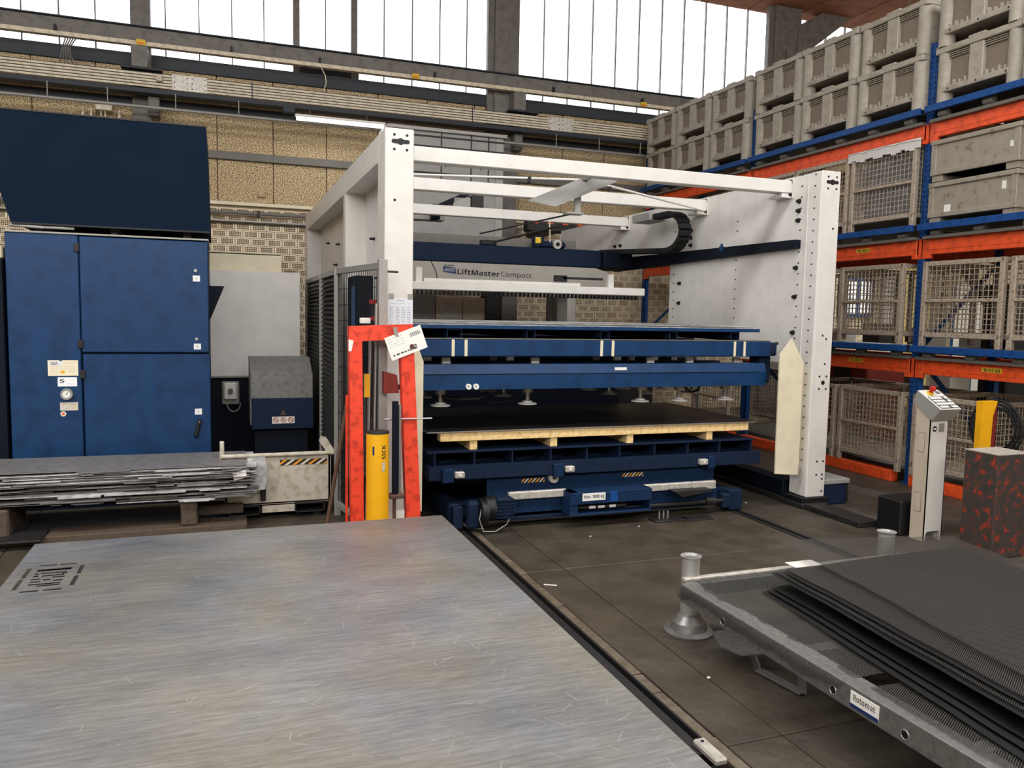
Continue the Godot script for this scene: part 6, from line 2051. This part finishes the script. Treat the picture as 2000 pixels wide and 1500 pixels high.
	for a in spots:
		if first:
			cg.position = a[0]
			cg.set_meta("label", a[1])
			first = false
		else:
			copy(cg, a[0], a[1])
	# film-wrapped cage
	var fc := copy(cg, Vector3(xf - 0.07, 2.63, -6.64), "mesh cage wrapped in clear plastic film on the middle shelf")
	var n := FastNoiseLite.new()
	n.seed = 9
	n.frequency = 5.0
	for side in 3:
		var s := st()
		for i in 20:
			for j in 16:
				var q: Array[Vector3] = []
				for e in [[0, 0], [1, 0], [1, 1], [0, 1]]:
					var u: float = (i + e[0]) / 20.0
					var v: float = (j + e[1]) / 16.0
					var w := 0.035 + 0.03 * n.get_noise_2d(u * 1.5 + side * 7.0, v)
					if side == 0:
						q.append(Vector3(w + 0.02, 0.12 + v * 0.68, -0.42 + u * 0.84))
					elif side == 1:
						q.append(Vector3(0.05 + u, 0.12 + v * 0.68, 0.44 - w))
					else:
						q.append(Vector3(-0.02 + u * 1.08, 0.80 + w + 0.01, -0.48 + v * 0.96))
				quadn(s, q[0], q[1], q[2], q[3], [Vector3.LEFT, Vector3.BACK, Vector3.UP][side])
		s.generate_normals()
		var o := MeshInstance3D.new()
		o.mesh = s.commit()
		o.material_override = M.film if side < 2 else M.film_top
		o.name = "plastic_film"
		fc.add_child(o, true)
	var dark := MeshInstance3D.new()
	var ds := st()
	bx(ds, Vector3(0.12, 0.11, -0.38), Vector3(0.95, 0.70, 0.38), 0.03)
	ds.generate_normals()
	dark.mesh = ds.commit()
	dark.material_override = M.dark_steel
	dark.name = "packed_goods"
	fc.add_child(dark, true)
	var fr := MeshInstance3D.new()
	ds = st()
	for i in 16:
		var z := -0.48 + i * 0.06
		bx(ds, Vector3(-0.012, 0.76 + 0.015 * sin(i * 1.7), z), Vector3(0.006, 0.86, z + 0.06))
	ds.generate_normals()
	fr.mesh = ds.commit()
	fr.material_override = M.film_top
	fr.name = "film_hem"
	fc.add_child(fr, true)
	# stacked steel containers
	var names := ["lower grey steel container on the middle shelf at right", "upper grey steel container on the middle shelf at right"]
	for k in 2:
		var y := 2.62 + k * 0.405
		var c := thing("steel_container", names[k], "container", Vector3(6.6, y, -5.55), "stacked grey steel containers")
		box(c, "body", M.steel_crate, 6.53, y + 0.06, -6.0, 7.6, y + 0.385, -5.10, 0.004)
		box(c, "rim", M.steel_crate, 6.51, y + 0.35, -6.02, 7.62, y + 0.395, -5.08, 0.006)
		box(c, "lower_band", M.steel_crate, 6.515, y + 0.06, -6.015, 7.61, y + 0.105, -5.085, 0.005)
		for z in [-5.985, -5.12]:
			box(c, "corner_rib", M.steel_crate, 6.518, y + 0.1, z - 0.03, 6.535, y + 0.355, z + 0.03, 0.004)
		for z in [-6.0, -5.22]:
			box(c, "foot", M.steel_crate, 6.53, y, z, 7.6, y + 0.06, z + 0.12, 0.003)
	var tl := thing("torn_label", "torn white label remains on the grey steel containers", "label", Vector3(6.52, 2.7, -5.5))
	for a in [[2.70, -5.80, 0.035, 0.09], [2.86, -5.22, 0.02, 0.07], [3.22, -5.17, 0.018, 0.05]]:
		box(tl, "scrap_of_label", M.label_white, 6.527, a[0], a[1] - a[2], 6.53, a[0] + a[3], a[1] + a[2])

# ---------------------------------------------------------------- what shows behind the rack
func build_behind_rack() -> void:
	var wr := get_node("wall_right")
	var s := st()
	bx(s, Vector3(13.9, 0.0, -12.3), Vector3(14.0, 3.3, -4.0))
	var wains := part(wr, "plaster_field", s, M.cream)
	var t := thing("office_window", "blue framed window in the far wall seen through the cages", "window", Vector3(11.7, 1.9, -12.25))
	box(t, "frame", M.rack_blue, 11.2, 1.75, -12.3, 12.0, 2.5, -12.22, 0.006)
	for i in 2:
		box(t, "pane", M.daylight, 11.26 + i * 0.38, 1.81, -12.22, 11.56 + i * 0.38, 2.44, -12.21)
	t = thing("yellow_partition", "pale yellow partition wall panel behind the rack", "partition", Vector3(12.6, 0, -11.5))
	box(t, "panel", mat(Color(0.93, 0.84, 0.55), 0.8), 12.25, 0.0, -12.2, 13.3, 2.9, -12.05, 0.006)
	box(t, "frame", M.label_white, 12.2, 0.0, -12.22, 12.28, 3.0, -12.0, 0.004)
	t = thing("wall_posters", "white doors with blue edges standing behind the rack", "doors", Vector3(13, 0, -10.9))
	for i in 2:
		box(t, "leaf", M.label_white, 13.2, 0.3, -11.4 + i * 0.45, 13.25, 2.4, -11.05 + i * 0.45, 0.004)
		box(t, "edge", M.rack_blue, 13.19, 0.3, -11.45 + i * 0.45, 13.25, 2.4, -11.4 + i * 0.45)
	t = thing("far_shelf", "grey shelving row standing behind the pallet rack", "shelf", Vector3(10.2, 0, -9))
	for z in [-11.5, -9.6, -7.7, -5.8]:
		box(t, "post", M.rack_blue, 9.9, 0, z, 9.98, 2.2, z + 0.08)
	for y in [0.5, 1.2]:
		box(t, "board", M.warm_grey, 9.88, y, -11.5, 10.5, y + 0.05, -5.7, 0.004)
	var cols := [M.grey_paint, M.beige, M.dark_steel, M.old_wood, M.warm_grey, M.label_white]
	var what := ["grey", "beige", "black", "brown", "dull grey", "white"]
	for i in 12:
		var z := -11.3 + i * 0.46
		var y := 0.55 if i % 2 else 1.25
		var b := box(self, "storage_carton", cols[i % 6], 10.0, y, z, 10.4, y + 0.28 + 0.05 * (i % 3), z + 0.36, 0.006)
		tag(b, "%s carton on the far shelving, %s from the wall" % [what[i % 6], ordinal(i)], "carton", "cartons on the far shelving")
	for a in [[10.8, -10.6, "added white tube lamp hanging behind the rack near the far wall"], [10.8, -6.2, "added white tube lamp hanging behind the rack at the right edge"]]:
		t = thing("added_tube_lamp", a[2], "lamp", Vector3(a[0], 3.0, a[1]), "added tube lamps behind the rack")
		box(t, "housing", M.label_white, a[0] - 0.08, 3.05, a[1] - 0.7, a[0] + 0.08, 3.1, a[1] + 0.7, 0.01)
		rod(t, "tube", M.lamp_glow, Vector3(a[0], 3.02, a[1] - 0.65), Vector3(a[0], 3.02, a[1] + 0.65), 0.025, 10)
		rod(t, "suspension", M.fence_post, Vector3(a[0], 3.1, a[1]), Vector3(a[0], 7.24, a[1]), 0.006, 6)
		var l := AreaLight3D.new()  # lamps added to brighten the dark space behind the rack
		l.name = "added_tube_light"
		l.area_size = Vector2(0.1, 1.3)
		l.area_normalize_energy = true
		l.light_energy = 5.0
		l.shadow_enabled = true
		l.position = Vector3(0, -0.02, 0)
		l.rotation_degrees = Vector3(-90, 0, 0)
		t.add_child(l)
	t = thing("dark_machine", "black machine column standing behind the right cages", "machine", Vector3(9.2, 0, -6.6))
	box(t, "column", M.black, 8.9, 0, -7.3, 9.3, 2.15, -6.9, 0.02)
	s = st()
	bx(s, Vector3(-0.05, 0, -0.05), Vector3(0.05, 0.9, 0.05), 0.01, Transform3D(Basis(Vector3.RIGHT, -0.7), Vector3(9.0, 1.8, -7.2)))
	part(t, "arm", s, M.black)
	t = thing("added_dark_cabinet", "added dark cabinet hiding the bricks beyond the suction pads", "cabinet", Vector3(5.6, 0, -11.2))
	box(t, "body", M.dark_steel, 5.08, 0.0, -11.6, 6.4, 1.36, -10.95, 0.01)  # dark box added so the view under the table stays dark
	for x in [5.26, 5.82]:
		box(t, "door_gap", M.black, x, 0.05, -10.951, x + 0.008, 1.33, -10.948)
	t = thing("red_machine", "red machine corner low behind the rack's left bay", "machine", Vector3(8.6, 0, -8.9))
	box(t, "housing", M.dark_red, 8.4, 0, -9.4, 9.1, 1.15, -8.6, 0.02)
	box(t, "vent", M.black, 8.38, 0.7, -9.2, 8.4, 1.0, -8.9)
